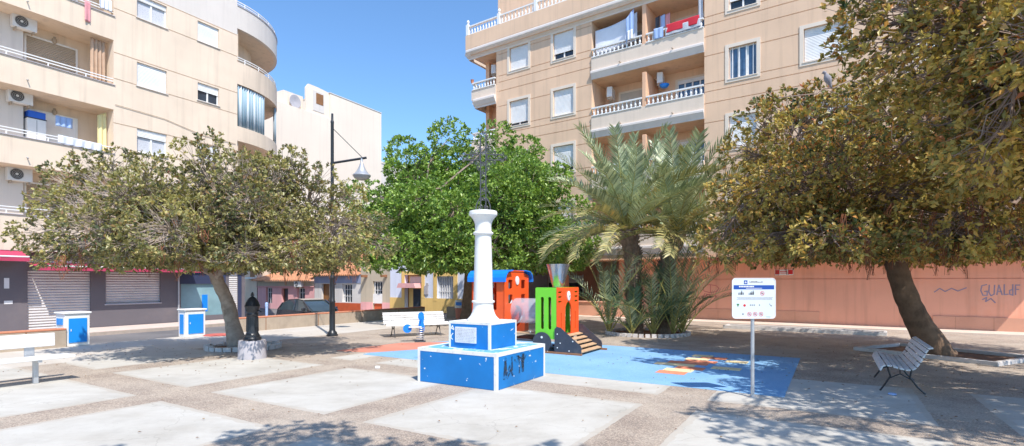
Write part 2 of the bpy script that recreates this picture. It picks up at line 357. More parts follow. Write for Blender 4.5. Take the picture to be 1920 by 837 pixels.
# pavement by the left building and kerb
NL = Vector((-.871, .491, 0)); DL = Vector((.491, .871, 0)); PL = Vector((-16.99, 23.24, 0))
def lp(x, y, z=0): return PL + DL*x + NL*y + Vector((0, 0, z))
MT['pave'] = M('pavement_tiles', srgb(208, 190, 178), .9, .1, 3, bmp=.2, bscale=30)
mb = MB(); q = [lp(-30, -1.9), lp(30, -1.9), lp(30, 0.5), lp(-30, .5)]; mb.hprism([(p.x, p.y) for p in q], -.4, -.16); mb.build('pavement', 'pave', kind='structure')
MT['kerb2'] = M('kerb_concrete', srgb(176, 160, 146), .9, .12, 4, bmp=.2)
mb = MB(); q = [lp(-30, -2.06), lp(30, -2.06), lp(30, -1.9), lp(-30, -1.9)]; mb.hprism([(p.x, p.y) for p in q], -.4, -.163); mb.build('kerb', 'kerb2', kind='structure')
mb = MB(); q = [wallpt(-40, .125), wallpt(20, .125), wallpt(20, 1.0), wallpt(-40, 1.0)]; mb.hprism([(p.x, p.y) for p in q], -.4, -.15); mb.build('pavement', 'pave', kind='structure')
# pale walk along the terracotta wall
MT['walk'] = M('pale_walk_concrete', srgb(214, 196, 180), .9, .1, 1.5, bmp=.2)
mb = MB(); q = [rp(-20, -.35), rp(26, -.35), rp(26, 1.1), rp(-20, 1.1)]; mb.hprism([(p.x, p.y) for p in q], -.1, .05); mb.build('walk', 'walk', kind='structure')
# blue safety surface with orange strip, hopscotch
B0 = Vector((4.25, 8.2, 0))
m, t, b = nt('blue_rubber_surface'); b.inputs['Roughness'].default_value = .9
o = ramp(t, noise(t, .8, 7, .6), [(.3, srgb(112, 160, 200)), (.7, srgb(140, 184, 216))]); o = mixc(t, .25, o, ramp(t, noise(t, 60, 3), [(.35, srgb(70, 120, 180)), (.65, srgb(160, 205, 235))])); t.links.new(o, b.inputs['Base Color']); bump(t, b, noise(t, 70, 3), .4, .01)
MT['matblue'] = m
MT['matred'] = M('terracotta_rubber_surface', srgb(206, 134, 112), .9, .12, 1.5, bmp=.4, bscale=70)
mt = thing('safety_surface', '', ''); del mt['label'], mt['category']; mt['kind'] = 'structure'; mt.location = B0; mt.rotation_euler = (0, 0, ANG)
# local x along D (away), local y to the left (-E)
MB().hprism([(0, 0), (0, 9.3), (2.2, 9.9), (4.9, 8.6), (4.9, 0)], -.02, .006).build('blue_mat', 'matblue', mt)
MB().hprism([(.35, 9.35), (.1, 10.4), (2.3, 10.2), (3.6, 8.6), (3.2, 7.8)], -.02, .0105).build('orange_patch', 'matred', mt)
hs = [(1.15, 2.95, 1, 'o'), (1.5, 2.9, 1, 'y'), (1.85, 2.75, 1, 'o'), (2.2, 3.15, 1.5, 'y'), (2.2, 2.1, 1, 'y'), (2.55, 2.95, 1.5, 'o'), (2.9, 2.75, 1.2, 'o'), (3.25, 2.9, .9, 'y'), (3.25, 2.05, .8, 'y'), (3.6, 2.6, 1, 'o'), (3.85, 2.9, .8, 'y')]
for i, (x, y, w, c) in enumerate(hs):
    MB().box(x, x+.34, y-.87-w*.28, y-.87+w*.28, -.01, .011+i*.0006).build('hopscotch_square', 'hoporange' if c == 'o' else 'hopyellow', mt)

# ------------------------------------------------------------------ low retaining wall, three lengths
def lowwall(s0, s1, label, h=.52):
    o = thing('low_wall', label, 'wall', wallpt(s0), ANG, 'lengths of low wall round the plaza')
    L = s1-s0
    MB().bbox(0, L, -.14, .12, -.5, h-.05, .012).build('wall', 'conc', o)
    MB().bbox(-.0, L+.0, -.15, .13, h-.05+.001, h, .012).build('coping', 'brickcap', o)
    x = 1.2
    while x < L-.4: MB().box(x, x+.025, -.145, -.1, 0, h-.055).build('joint', 'woodd', o); x += 2.35
    return o
lowwall(-9, .12, 'low concrete wall with a brick coping left of the nearer blue and white cabinet')
lowwall(4.9, 15.1, 'long low concrete wall running behind the lamp post and slatted bench')
o = thing('low_wall', 'short dark stub of low wall in front of the yellow house base', 'wall', G(838, 596), 0, 'lengths of low wall round the plaza')
MB().bbox(0, 1.05, -.14, .14, -.3, .56, .03).build('wall', 'conc', o)
o = thing('low_wall', 'low terracotta ledge wall in front of the shaded arcade behind the toy train', 'wall', rp(-19.5, .55), math.atan2(-.581, .814), 'lengths of low wall round the plaza')
MB().bbox(0, 9.6, -.1, .1, -.1, .74, .012).build('wall', 'dado', o); MB().bbox(-.05, 9.65, -.16, .16, .741, .80, .01).build('coping', 'orange', o)

# blue and white cabinets
def cabinet(px, py, label, w, d, h, vent):
    p = G(px, py); o = thing('utility_cabinet', label, 'utility cabinet', p, ANG, 'blue and white cabinets at the plaza edge')
    # local x along D = along the wide face, local y to the left
    MB().bbox(0, w, 0, d, 0, h, .015).build('body', 'white', o)
    MB().bbox(-.04, w+.04, -.04, d+.04, h+.001, h+.055, .02).build('roof_slab', 'white', o)
    dr = MB().bbox(.09, w-.07, -.022, -.002, .10, h-.12, .004).build('door', 'cabblue', o)
    MB().bbox(.13, .145, -.04, -.022, .42, .48, .004).build('handle', 'white', dr)
    if vent: MB().bbox(-.02, -.002, .1, d-.1, .60, h-.12, .004).build('hatch', 'cabblue', o)
    else:
        MB().bbox(-.02, -.002, .1, d-.1, .1, h-.12, .004).build('side_panel', 'cabblue', o)
cabinet(121, 651, 'blue and white cabinet nearest the left bench, end of the low wall', .58, .60, .90, True)
cabinet(347.5, 633, 'blue and white cabinet left of the leaning tree trunk, by the shop glass', .64, .42, .86, False)

# ------------------------------------------------------------------ monument with iron cross
mo = thing('cross_monument', 'white column with black iron cross on stepped blue blocks', 'monument', (-.538, 9.82, 0), ANG)
a = .85
MB().bbox(-a, a, -a, a, 0, .60, .012).build('lower_block', 'blue', mo)
MB().bbox(-a+.01, a-.01, -a+.01, a-.01, .6005, .606, .002).build('lower_block_top', 'bluetop', mo)
tr = MB()
def frame(tr, a, z0, z1, w=.055, p=.004):
    for sx in (-1, 1):
        for sy in (-1, 1): tr.box(sx*(a+p)-(w if sx > 0 else 0), sx*(a+p)+(w if sx < 0 else 0), sy*(a+p)-(w if sy > 0 else 0), sy*(a+p)+(w if sy < 0 else 0), z0, z1-w)
    for sgn in (-1, 1):
        y0, y1 = sorted((sgn*(a+p), sgn*(a+p-w)))
        tr.box(-a-p, a+p, y0, y1, z1-w+.0005, z1+p); tr.box(y0, y1, -a-p+w, a+p-w, z1-w+.0005, z1+p)
frame(tr, .85, .0, .612); tr.build('white_edges', 'whitedirty', mo)
b2 = .45
MB().bbox(-b2, b2, -b2, b2, .607, 1.075, .01).build('upper_block', 'blue', mo)
tr = MB(); frame(tr, .45, .607, 1.08, .042); tr.build('upper_block_edges', 'whitedirty', mo)
MB().box(-.43, .43, -.43, .43, 1.076, 1.0805).build('upper_block_top', 'whitedirty', mo)
# plaque on the left face (normal -D = local -x), y from left corner
pq = MB().bbox(-.475, -.455, -.17, .30, .70, .985, .006).build('plaque', 'plaque', mo)
lines = MB()
random.seed(3)
for r_ in range(9):
    z = .95-r_*.027; y = .27
    while y > -.12:
        w = random.uniform(.015, .05); lines.box(-.4765, -.474, y-w, y, z-.004, z+.004); y -= w+.012
lines.build('inscription_lines', 'conc2', pq)
cap = [(.30, 1.081), (.305, 1.10), (.29, 1.115), (.265, 1.14), (.235, 1.18), (.208, 1.24), (.192, 1.31), (.187, 1.40), (.19, 1.41), (.213, 1.42), (.216, 1.44), (.205, 1.455), (.182, 1.46), (.178, 1.60), (.170, 2.0), (.160, 2.4), (.152, 2.665), (.155, 2.675), (.182, 2.685), (.19, 2.70), (.19, 2.715), (.178, 2.73), (.155, 2.74), (.152, 2.84), (.16, 2.90), (.185, 2.96), (.225, 3.01), (.25, 3.035), (.262, 3.045), (.262, 3.10), (.25, 3.12), (.1, 3.125)]
MB().lathe(cap, 40, wob=.004).build('column', 'white', mo, True, ang=50)
cr = MB()
def scroll(c, r, turns, a0, sgn=1, n=18, th=.008):
    pts = []
    for i in range(n+1):
        f = i/n; rr = r*(1-.78*f); an = a0+sgn*turns*2*PI*f
        pts.append((c[0]+rr*math.cos(an), 0, c[1]+rr*math.sin(an)))
    cr.tube(pts, th, 5)
zt = 3.125
for sx in (-1, 1):
    cr.tube([(sx*.05, .0, zt+.02), (sx*.05, 0, 4.5)], .0125, 6)
    cr.tube([(sx*.135, 0, zt), (sx*.13, 0, zt+.10), (sx*.095, 0, zt+.19), (sx*.05, 0, zt+.25)], .0115, 6)
    for dz in (-.05, .05): cr.tube([(sx*.06, 0, 4.13+dz), (sx*.34, 0, 4.13+dz)], .0115, 6)
    for k in range(5):
        z = 3.35+k*.16; scroll((sx*.018, z), .032, 1.2, PI/2 if sx > 0 else -PI/2, sx)
    for k in range(3): scroll((sx*(.13+.085*k), 4.13+(.016 if k % 2 else -.016)), .036, 1.2, 0, 1 if k % 2 else -1)
    # corner scrolls round the crossing
    for sz in (-1, 1):
        scroll((sx*.12, 4.13+sz*.12), .055, 1.3, PI*.5*sz, sx*sz); scroll((sx*.20, 4.13+sz*.09), .04, 1.3, PI*.5*sz, -sx*sz); scroll((sx*.095, 4.13+sz*.21), .04, 1.3, PI*.5*sz, sx*sz)
    # trefoil ends
    for (dx, dz) in ((.06, 0), (.0, .055), (.0, -.055)): scroll((sx*(.36+dx), 4.13+dz), .036, 1.4, PI if sx > 0 else 0, 1)
    scroll((sx*.06, zt+.07), .05, 1.3, PI/2, sx); scroll((sx*.055, 4.30), .03, 1.2, 0, sx)
for (dx, dz) in ((0, .06), (.055, 0), (-.055, 0)): scroll((dx, 4.53+dz), .036, 1.4, -PI/2, 1)
ring = [(.075*math.cos(k*PI/10), 0, 4.13+.10*math.sin(k*PI/10)) for k in range(21)]; cr.tube(ring, .011, 6)
for k in range(6): cr.tube([(-.05, 0, 3.42+k*.11), (.05, 0, 3.47+k*.11)], .007, 5)
cr.tube([(.05, 0, 3.62), (.075, 0, 3.52), (.15, 0, 3.40)], .008, 5)
c_ = cr.build('iron_cross', 'iron', mo, True); c_.rotation_euler = (0, 0, -ANG)
# black spray scribble on the right face (normal E = local -y)
g = MB()
def gp(l): return [(x, z) for x, z in l]
g.ribbon(gp([(-.62, .17), (-.58, .50), (-.55, .2)]), .06, -.8535); g.ribbon(gp([(-.55, .22), (-.44, .36), (-.36, .28), (-.37, .50)]), .04, -.854)
g.ribbon(gp([(-.52, .17), (-.42, .28), (-.35, .2)]), .05, -.8545); g.ribbon(gp([(-.28, .44), (-.2, .40), (-.14, .50), (-.1, .3), (-.12, .2)]), .035, -.855)
g.ribbon(gp([(-.05, .52), (-.0, .3), (.02, .5), (.0, .22)]), .075, -.8555); g.ribbon(gp([(-.2, .5), (.05, .42), (.12, .48)]), .03, -.856)
MT['grafm'] = M('dark_spray_scribble', (.02, .04, .07), .8, .7, 25)
_t = MT['grafm'].node_tree; _n = noise(_t, 13, 4, .6); _t.links.new(ramp(_t, _n, [(.40, (.05, .05, .05)), (.56, (.95, .95, .95))]), _t.nodes['Principled BSDF'].inputs['Alpha'])
g.build('sprayed_scribble', 'grafm', mo)
# white spray letters beside the plaque
g = MB(); RM = Matrix.Rotation(-PI/2, 4, 'Z')
g.ribbon([(-.40, .95), (-.37, 1.0), (-.34, .93), (-.39, .95)], .02, -.4535); g.ribbon([(-.36, .86), (-.40, .82), (-.40, .77), (-.37, .75)], .018, -.4537)
g.v = [tuple(RM @ Vector(v)) for v in g.v]; g.build('white_scrawl', 'white', mo)

# ------------------------------------------------------------------ benches
def slat_bench(loc, rz, label, iron='ironp', L=1.95):
    """slatted bench, local x along its length, seat opening to local -y"""
    o = thing('slatted_bench', label, 'bench', loc, rz, 'white slatted benches of the plaza')
    prof = [(-.30, .40), (-.27, .445), (-.19, .455), (-.11, .435), (-.03, .415), (.05, .405), (.125, .43), (.175, .49), (.215, .565), (.25, .64), (.28, .715), (.33, .765)]
    for i, (y, z) in enumerate(prof):
        a = prof[max(0, i-1)]; c = prof[min(len(prof)-1, i+1)]; an = math.atan2(c[1]-a[1], c[0]-a[0])
        if i == 0: an = R(65)
        if i == len(prof)-1: an = R(12)
        mm = T(0, y, z) @ Matrix.Rotation(an, 4, 'X')
        MB().bbox(-L/2, L/2, -.032, .032, -.012, .012, .005, mm).build('seat_slat' if i < 6 else 'back_slat', 'whitedirty', o)
    for sx in (-1, 1):
        x = sx*(L/2-.28)
        f = MB()
        f.tube([(x, -.28, .38), (x, -.15, .42), (x, .02, .385), (x, .13, .41), (x, .24, .6), (x, .31, .735)], .014, 6)
        f.tube([(x, -.20, .41), (x, -.16, .25), (x, -.24, .10), (x, -.30, .0)], .015, 6)
        f.tube([(x, .12, .40), (x, .10, .25), (x, .20, .10), (x, .30, .0)], .015, 6)
        f.tube([(x, -.17, .22), (x, -.03, .30), (x, .11, .22)], .010, 6); f.tube([(x, -.03, .30), (x, -.03, .385)], .010, 6)
        f.build('iron_leg', iron, o, True)
    return o
bR = slat_bench(Vector((6.72, 9.15, 0)), ANG+PI, 'white slatted bench under the right tree, seen end on')
bM = slat_bench(G(782, 632) + Vector((-.10, .35, 0)), R(26), 'white slatted bench behind the blue spring rider, long low wall behind it', L=2.1)
o = thing('plank_bench', 'white bench of two broad planks on grey steel posts at the left edge', 'bench', G(64, 718.5), ANG)
# local x along D (away to the right), bench stretches to -x, faces local -y
L0, L1 = -2.3, .5
MB().bbox(L0, L1, -.30, .10, .425, .47, .01).build('seat', 'white', o)
MB().bbox(L0, L1-.15, .17, .21, .62, .86, .01).build('backrest', 'whitedirty', o)
for x in (-1.75, 0):
    l = MB(); l.bbox(x-.035, x+.035, -.10, -.02, 0, .424, .006); l.build('leg', 'galv', o)
    l = MB(); l.bbox(x-.07, x+.07, .212, .25, .40, .84, .006); l.bbox(x-.03, x+.03, -.28, .211, .385, .4235, .004); l.build('bracket', 'galv', o)

# ------------------------------------------------------------------ drinking fountain
p = G(462, 675) + Vector((0, .28, 0))
o = thing('drinking_fountain', 'black cast iron drinking fountain on a round concrete base', 'drinking fountain', p)
MB().lathe([(.315, 0), (.315, .02), (.30, .40), (.29, .425), (.1, .43)], 32, wob=.01).build('concrete_base', 'conc2', o, True)
MB().lathe([(.235, .431), (.24, .47), (.225, .50), (.20, .51), (.195, .55), (.175, .57), (.16, .60), (.155, .62), (.145, .98), (.16, 1.0), (.165, 1.03), (.15, 1.05), (.145, 1.08), (.15, 1.10), (.175, 1.13), (.195, 1.18), (.20, 1.22), (.21, 1.235), (.195, 1.25), (.17, 1.31), (.14, 1.36), (.10, 1.41), (.06, 1.44), (.035, 1.45), (.03, 1.47), (.05, 1.48), (.05, 1.495), (.028, 1.51), (.035, 1.53), (.01, 1.56)], 16).build('cast_iron_body', 'ironp', o, True, ang=28).scale = (.84, .84, 1)
fl = MB()
for k in range(16): an = 2*PI*k/16; fl.tube([(.156*math.cos(an), .156*math.sin(an), .63), (.147*math.cos(an), .147*math.sin(an), .97)], .009, 5)
fl.build('fluting', 'ironp', o, True).scale = (.84, .84, 1)
MB().tube([(.13, -.02, 1.12), (.19, -.04, 1.12), (.235, -.05, 1.09)], .013, 8).build('spout', 'ironp', o, True)

# ------------------------------------------------------------------ street lamp
o = thing('street_lamp', 'tall dark street lamp with side arm and bell shaped lantern', 'street lamp', G(623, 630))
MB().lathe([(.19, 0), (.19, .04), (.16, .06), (.15, .12), (.11, .16), (.095, .2), (.09, 1.1), (.10, 1.12), (.10, 1.16), (.085, 1.18), (.08, 1.9), (.09, 1.93), (.085, 1.96), (.06, 2.0), (.055, 4.2), (.052, 7.1), (.058, 7.12), (.058, 7.16), (.04, 7.2), (.035, 7.42), (.0, 7.44)], 18).build('pole', 'ironp', o, True)
ar = MB(); ar.tube([(.05, 0, 5.78), (1.12, 0, 5.98)], .04, 8); ar.build('arm', 'ironp', o, True)
MB().tube([(.03, 0, 6.92), (.98, 0, 5.98)], .013, 6).build('stay_rod', 'ironp', o, True)
ln = MB().lathe([(.02, .28), (.04, .27), (.04, .12), (.07, .08), (.10, -.02), (.16, -.14), (.23, -.24), (.28, -.27), (.30, -.30), (.29, -.33), (.27, -.34)], 24, (.96, 0, 5.68)).build('lantern', 'galv', o, True)
MT['lens'] = M('frosted_lamp_glass', (.42, .42, .40), .25, .05)
MB().lathe([(.28, -.341), (.24, -.40), (.14, -.45), (.02, -.47)], 24, (.96, 0, 5.68)).build('diffuser', 'lens', ln, True)
o.rotation_euler = (0, 0, R(6))

# ------------------------------------------------------------------ tree pits
def ring_pit(name, c, rx, ry, label, h=.10, n=26, blocks=True, mat='kerb', soilz=.02):
    o = thing(name, label, 'planter', c)
    k = MB()
    for i in range(n):
        a0 = 2*PI*i/n+.02; a1 = 2*PI*(i+1)/n-.02; hh = h*(random.uniform(.6, 1.15) if blocks else 1)
        pts = [((rx)*math.cos(a0), ry*math.sin(a0)), (rx*math.cos(a1), ry*math.sin(a1)), ((rx-.13)*math.cos(a1), (ry-.13)*math.sin(a1)), ((rx-.13)*math.cos(a0), (ry-.13)*math.sin(a0))]
        k.hprism(pts, -.02, hh)
    k.build('kerb_blocks', mat, o)
    so = MB(); N_ = 40; vs = [(0, 0, soilz)] + [((rx-.1)*math.cos(2*PI*i/N_), (ry-.1)*math.sin(2*PI*i/N_), soilz) for i in range(N_)]
    so.add(vs, [(0, 1+i, 1+(i+1) % N_) for i in range(N_)]); so.build('soil', 'soil', o)
    return o
ring_pit('tree_pit', G(457, 653), .98, .85, 'broken ring of whitewashed blocks round the left tree', .12)
ring_pit('palm_planter', G(1217, 628) + Vector((0, .25, 0)), 1.45, 1.3, 'round pale kerb planter at the foot of the palms', .11, 44, False)
o = thing('tree_pit', 'square kerbed tree pit at the foot of the right tree', 'planter', G(1740, 672)+Vector((.8, .6, 0)), ANG+R(58))
k = MB(); k.bbox(-1.5, 1.5, -1.05, -.93, -.02, .09, .01); k.bbox(-1.5, 1.5, .93, 1.05, -.02, .09, .01); k.bbox(-1.5, -1.38, -.929, .929, -.02, .088, .01); k.bbox(1.38, 1.5, -.929, .929, -.02, .088, .01); k.build('kerb_blocks', 'kerb', o)
MB().box(-1.38, 1.38, -.93, .93, -.03, .012).build('soil', 'soil', o)
# back pit near the terracotta wall
o = thing('tree_pit', 'empty kerbed bed near the foot of the terracotta wall', 'planter', G(1500, 621), math.atan2(-.581, .814))
k = MB(); k.bbox(-2.6, 2.6, -.4, -.3, -.02, .12, .01); k.bbox(-2.6, 2.6, .3, .4, -.02, .12, .01); k.bbox(-2.6, -2.5, -.299, .299, -.02, .118, .01); k.bbox(2.5, 2.6, -.299, .299, -.02, .118, .01); k.build('kerb_blocks', 'kerb', o)
MB().box(-2.5, 2.5, -.3, .3, -.02, .03).build('soil', 'soil', o)
mh = MB().lathe([(.42, 0), (.42, .02), (.38, .035), (.05, .04)], 28); o = mh.build('round_cover', M('faded_red_cover', srgb(190, 96, 86), .8, .15, 4)); o.location = G(408, 629); tag(o, 'flat round reddish cover on the ground behind the leaning trunk', 'ground cover plate')

# ------------------------------------------------------------------ toy train
P1 = Vector((1.13, 13.12, 0))
tn = thing('toy_train', 'playground train of green and orange panels with a metal funnel and clear tunnel', 'playground train', P1, math.atan2(-.520, .853))
# local x = E (towards the ramp), local y = D (away), z up; near side y=0, width 1.3
Wd = 1.3
def panel(name, poly, holes, place, mat, th=.03, parent=tn):
    """panel in local uv with holes, solidified; place(u, v, w) -> xyz"""
    import bmesh
    from mathutils.geometry import tessellate_polygon
    loops = [[Vector((u, v, 0)) for u, v in poly]] + [[Vector((u, v, 0)) for u, v in h] for h in holes]
    tris = tessellate_polygon(loops); flat = [p for l in loops for p in l]; n = len(flat)
    vs = [place(p.x, p.y, 0) for p in flat] + [place(p.x, p.y, th) for p in flat]
    fs = [tuple(t_) for t_ in tris] + [tuple(i+n for i in reversed(t_)) for t_ in tris]
    o_ = 0
    for l in loops:
        k = len(l); fs += [(o_+i, o_+(i+1) % k, o_+(i+1) % k+n, o_+i+n) for i in range(k)]; o_ += k
    return MB().add(vs, fs).build(name, mat, parent)
def rr(u0, u1, v0, v1, r=.04, n=4):
    pts = []
    for (cx, cy, a) in ((u1-r, v1-r, 0), (u0+r, v1-r, 90), (u0+r, v0+r, 180), (u1-r, v0+r, 270)):
        for i in range(n+1): an = R(a+90*i/n); pts.append((cx+r*math.cos(an), cy+r*math.sin(an)))
    return pts
side = lambda y: (lambda u, v, w: (u, y+w, v))
front = lambda x: (lambda u, v, w: (x-w, u, v))
# engine: x from -.62 to 0
for i, y in enumerate((0.0, Wd-.03)):
    panel('green_side_panel', rr(-.62, -.02, .36, 1.66, .03), [rr(-.47, -.38, .60, 1.42, .04), rr(-.26, -.17, .60, 1.42, .04)], side(y), 'pgreen')
arch = [(.46, .46)] + [(.65+.19*math.cos(R(180-a_)), 1.02+.27*math.sin(R(180-a_))) for a_ in range(0, 181, 15)] + [(.84, .46)]
slots = [rr(.06+j*0, .26, z, z+.04, .018) for j, z in enumerate((1.52, 1.40, 1.28))] + [rr(1.04, 1.24, z, z+.04, .018) for z in (1.52, 1.40, 1.28)] + [rr(.20, .25, .55, 1.02, .02), rr(1.05, 1.10, .55, 1.02, .02)]
panel('orange_front_panel', rr(0, Wd, .40, 1.66, .03), [arch] + slots, front(0), 'porange')
arch2 = [(.46, .46)] + [(.65+.19*math.cos(R(180-a_)), 1.02+.27*math.sin(R(180-a_))) for a_ in range(0, 181, 15)] + [(.84, .46)]
panel('green_inner_panel', rr(0.04, Wd-.04, .36, 1.64, .02), [rr(.40, .50, .6, 1.3, .03), rr(.8, .9, .6, 1.3, .03), [(.56, .7), (.56, 1.15), (.74, 1.15), (.74, .7)]], front(-.60), 'dgreen')
cl = MB().lathe([(.0, 0), (.10, .0), (.10, .02), (.085, .025), (0, .026)], 24); cl.v = [(z+.002, .65+y*.85, 1.44+x*1.25) for x, y, z in cl.v]; ck = cl.build('clock_face', 'white', tn, True)
h = MB(); h.box(.03, .034, .645, .655, 1.40, 1.44); h.box(.03, .034, .65, .70, 1.435, 1.445); h.build('clock_hands', 'pblack', ck)
MB().box(-.62, 0, .03, Wd-.03, .38, .42).build('floor', 'wood', tn)
MB().box(-.60, -.03, .05, Wd-.05, 1.60, 1.635).build('ceiling_panel', 'pgreen', tn)
MB().lathe([(.15, 0), (.15, .04), (.17, .08), (.30, .56), (.31, .60), (.29, .60), (.27, .56), (.14, .09), (.0, .08)], 28, (-.30, .65, 1.665)).build('funnel', 'steel', tn, True)
# ramp
for i, y in enumerate((-.035, Wd+.005)):
    panel('ramp_cheek', [(-.06, .04), (-.06, .62), (.0, .68), (.10, .66), (.64, .24), (.66, .18), (.66, .04)], [], side(y), 'pblack')
st = MB(); 
for k in range(5):
    x0 = .01+k*.132; z = .455-k*.085; mm = T(x0, 0, z) @ Matrix.Rotation(R(14), 4, 'Y'); st.bbox(0, .125, .0, Wd, -.03, 0, .008, mm)
st.build('ramp_planks', 'wood', tn)
MB().bbox(-.8, .68, -.055, .0, 0.0, .055, .006).build('base_beam', 'woodd', tn)
MB().bbox(-.8, .80, Wd, Wd+.05, 0.0, .055, .006).build('base_beam', 'woodd', tn)
bl = MB()
for (x, z) in ((.02, .50), (.10, .28), (.02, .16), (.34, .1), (.44, .34), (-.75, .52), (-.25, .05)):
    c = Vector((x, -.037, z)); bl.v_ = None
    L = MB().lathe([(0, 0), (.016, 0), (.014, .008), (0, .01)], 10); L.v = [(c.x+a, c.y-z_, c.z+b_) for a, b_, z_ in L.v]; bl.add(L.v, L.f)
bl.build('bolt_caps', 'bolt', tn)
def wheel(x, y, r=.26):
    w = MB(); n = 28; w.prism([(x+r*math.cos(2*PI*k/n), .27+r*math.sin(2*PI*k/n)) for k in range(n)], y, y+.03); wo = w.build('wheel', 'pblack', tn)
    MB().prism([(x+.03*math.cos(2*PI*k/12), .40+.03*math.sin(2*PI*k/12)) for k in range(12)], y-.006, y).build('bolt_cap', 'bolt', wo)
wheel(-.42, -.036); wheel(-.42, Wd+.005); wheel(-1.75, -.036); wheel(-2.4, -.036)
# deck between, bench and tunnel
MB().bbox(-1.58, -.63, .08, Wd-.08, .26, .31, .006).build('middle_deck', 'pblack', tn)
MB().bbox(-1.58, -.63, .16, .46, .43, .47, .006).build('middle_bench', 'wood', tn)
m, t, b = nt('clear_acrylic'); b.inputs['Base Color'].default_value = (.66, .76, .86, 1); b.inputs['Roughness'].default_value = .12; b.inputs['Alpha'].default_value = .38; MT['acryl'] = m
tu = MB(); n = 28; rings = []
for x in (-1.60, -.60):
    rings += [(x, .65+.34*math.cos(2*PI*k/n), 1.02+.34*math.sin(2*PI*k/n)) for k in range(n)]
tu.add(rings, [(k, (k+1) % n, n+(k+1) % n, n+k) for k in range(n)]); tu.build('clear_tunnel', 'acryl', tn, True)
for x in (-1.58, -.66):
    rg = MB(); rg.tube([(x, .65+.36*math.cos(2*PI*k/24), 1.02+.36*math.sin(2*PI*k/24)) for k in range(25)], .02, 6); rg.build('tunnel_ring', 'galv', tn, True)
# carriage: x from -2.62 to -1.56
X0, X1 = -2.62, -1.56
for y in (0.0, Wd-.03): panel('orange_side_panel', rr(X0, X1, .42, 1.98, .03), [rr(X0+.25, X0+.45, 1.05, 1.78, .03), rr(X1-.45, X1-.25, 1.05, 1.78, .03)], side(y), 'porange')
hol = [rr(.20, .42, 1.62, 1.86, .03), rr(.88, 1.10, 1.62, 1.86, .03), rr(.20, .42, 1.22, 1.46, .03), rr(.88, 1.10, 1.22, 1.46, .03)]
cir = [(.65+.3*math.cos(2*PI*k/20), .98+.3*math.sin(2*PI*k/20)) for k in range(20)]
top = [(0, .42), (Wd, .42), (Wd, 1.98), (.95, 2.08), (.35, 2.08), (0, 1.98)]
panel('orange_end_panel', top, [h for h in hol[:2]] + hol[2:] + [[(u, v-.12) for u, v in cir]], front(X1+.001), 'porange')
panel('orange_end_panel', top, hol, front(X0+.03), 'porange')
for sy in (0, 1):
    rf = MB()
    prof = [(-.10, 1.80), (-.10, 1.92), (-.05, 2.02), (.06, 2.10), (.30, 2.13)]
    pr2 = [(p_[0]+(.025 if i < 3 else .0), p_[1]-(.0 if i == 0 else .03)) for i, p_ in enumerate(prof)]
    poly = prof + pr2[::-1]
    if sy: poly = [(Wd-u, v) for u, v in poly]
    n = len(poly); vs = [(X0-.08, u, v) for u, v in poly] + [(X1+.10, u, v) for u, v in poly]
    rf.add(vs, [(i, (i+1) % n, (i+1) % n+n, i+n) for i in range(n)] + [tuple(range(n))[::-1], tuple(range(n, 2*n))]); rf.build('blue_roof_edge', 'pblue', tn)
MB().box(X0-.02, X1+.02, .28, Wd-.28, 2.085, 2.115).build('roof_panel', 'porange', tn)
cl = MB().lathe([(.0, 0), (.10, .0), (.10, .02), (0, .026)], 24); cl.v = [(X1+.003+z, .65+y*.9, 1.84+x*1.2) for x, y, z in cl.v]; cl.build('clock_face', 'white', tn, True)
cl = MB().lathe([(.0, 0), (.07, .0), (.07, .015), (0, .02)], 20); cl.v = [(X1-.42+y, -.103-z, 1.98+x) for x, y, z in cl.v]; cl.build('roof_disc', 'white', tn, True)
MB().box(X0, X1, .03, Wd-.03, .40, .44).build('floor', 'wood', tn)
MB().bbox(X0+.05, X1-.15, -.18, .0, .56, .60, .01).build('side_shelf', 'pblue', tn)

# ------------------------------------------------------------------ spring rider
sr = thing('spring_rider', 'small bright blue spring rider in front of the slatted bench', 'spring rider', G(788, 641), R(10))
c = MB(); c.tube([(.11*math.cos(k*.5), .11*math.sin(k*.5), .03+k*.0052) for k in range(76)], .016, 6); c.build('coil_spring', 'galv', sr, True)
MB().bbox(-.16, .16, -.14, .14, .005, .03, .005).build('base_plate', 'pblack', sr)
pn = [(-.02, .30), (.05, .28), (.12, .34), (.13, .46), (.10, .58), (.12, .72), (.10, .86), (.03, .90), (-.05, .86), (-.07, .74), (-.03, .64), (-.06, .52), (-.03, .44)]
MB().prism([(x, z) for x, z in pn], -.05, .05).build('figure_panel', 'pblue', sr)
MB().prism([(-.38+.13*math.cos(2*PI*k/14), .40+.13*math.sin(2*PI*k/14)) for k in range(14)], -.04, .04).build('tail_disc', 'pblue', sr)
MB().bbox(-.34, .04, -.10, .10, .43, .465, .008).build('seat', 'white', sr)
MB().tube([(.03, -.22, .70), (.03, .22, .70)], .014, 8).build('handle_bar', 'pblue', sr)
MB().tube([(.0, -.24, .42), (.0, .24, .42)], .014, 8).build('foot_bar', 'pblue', sr)

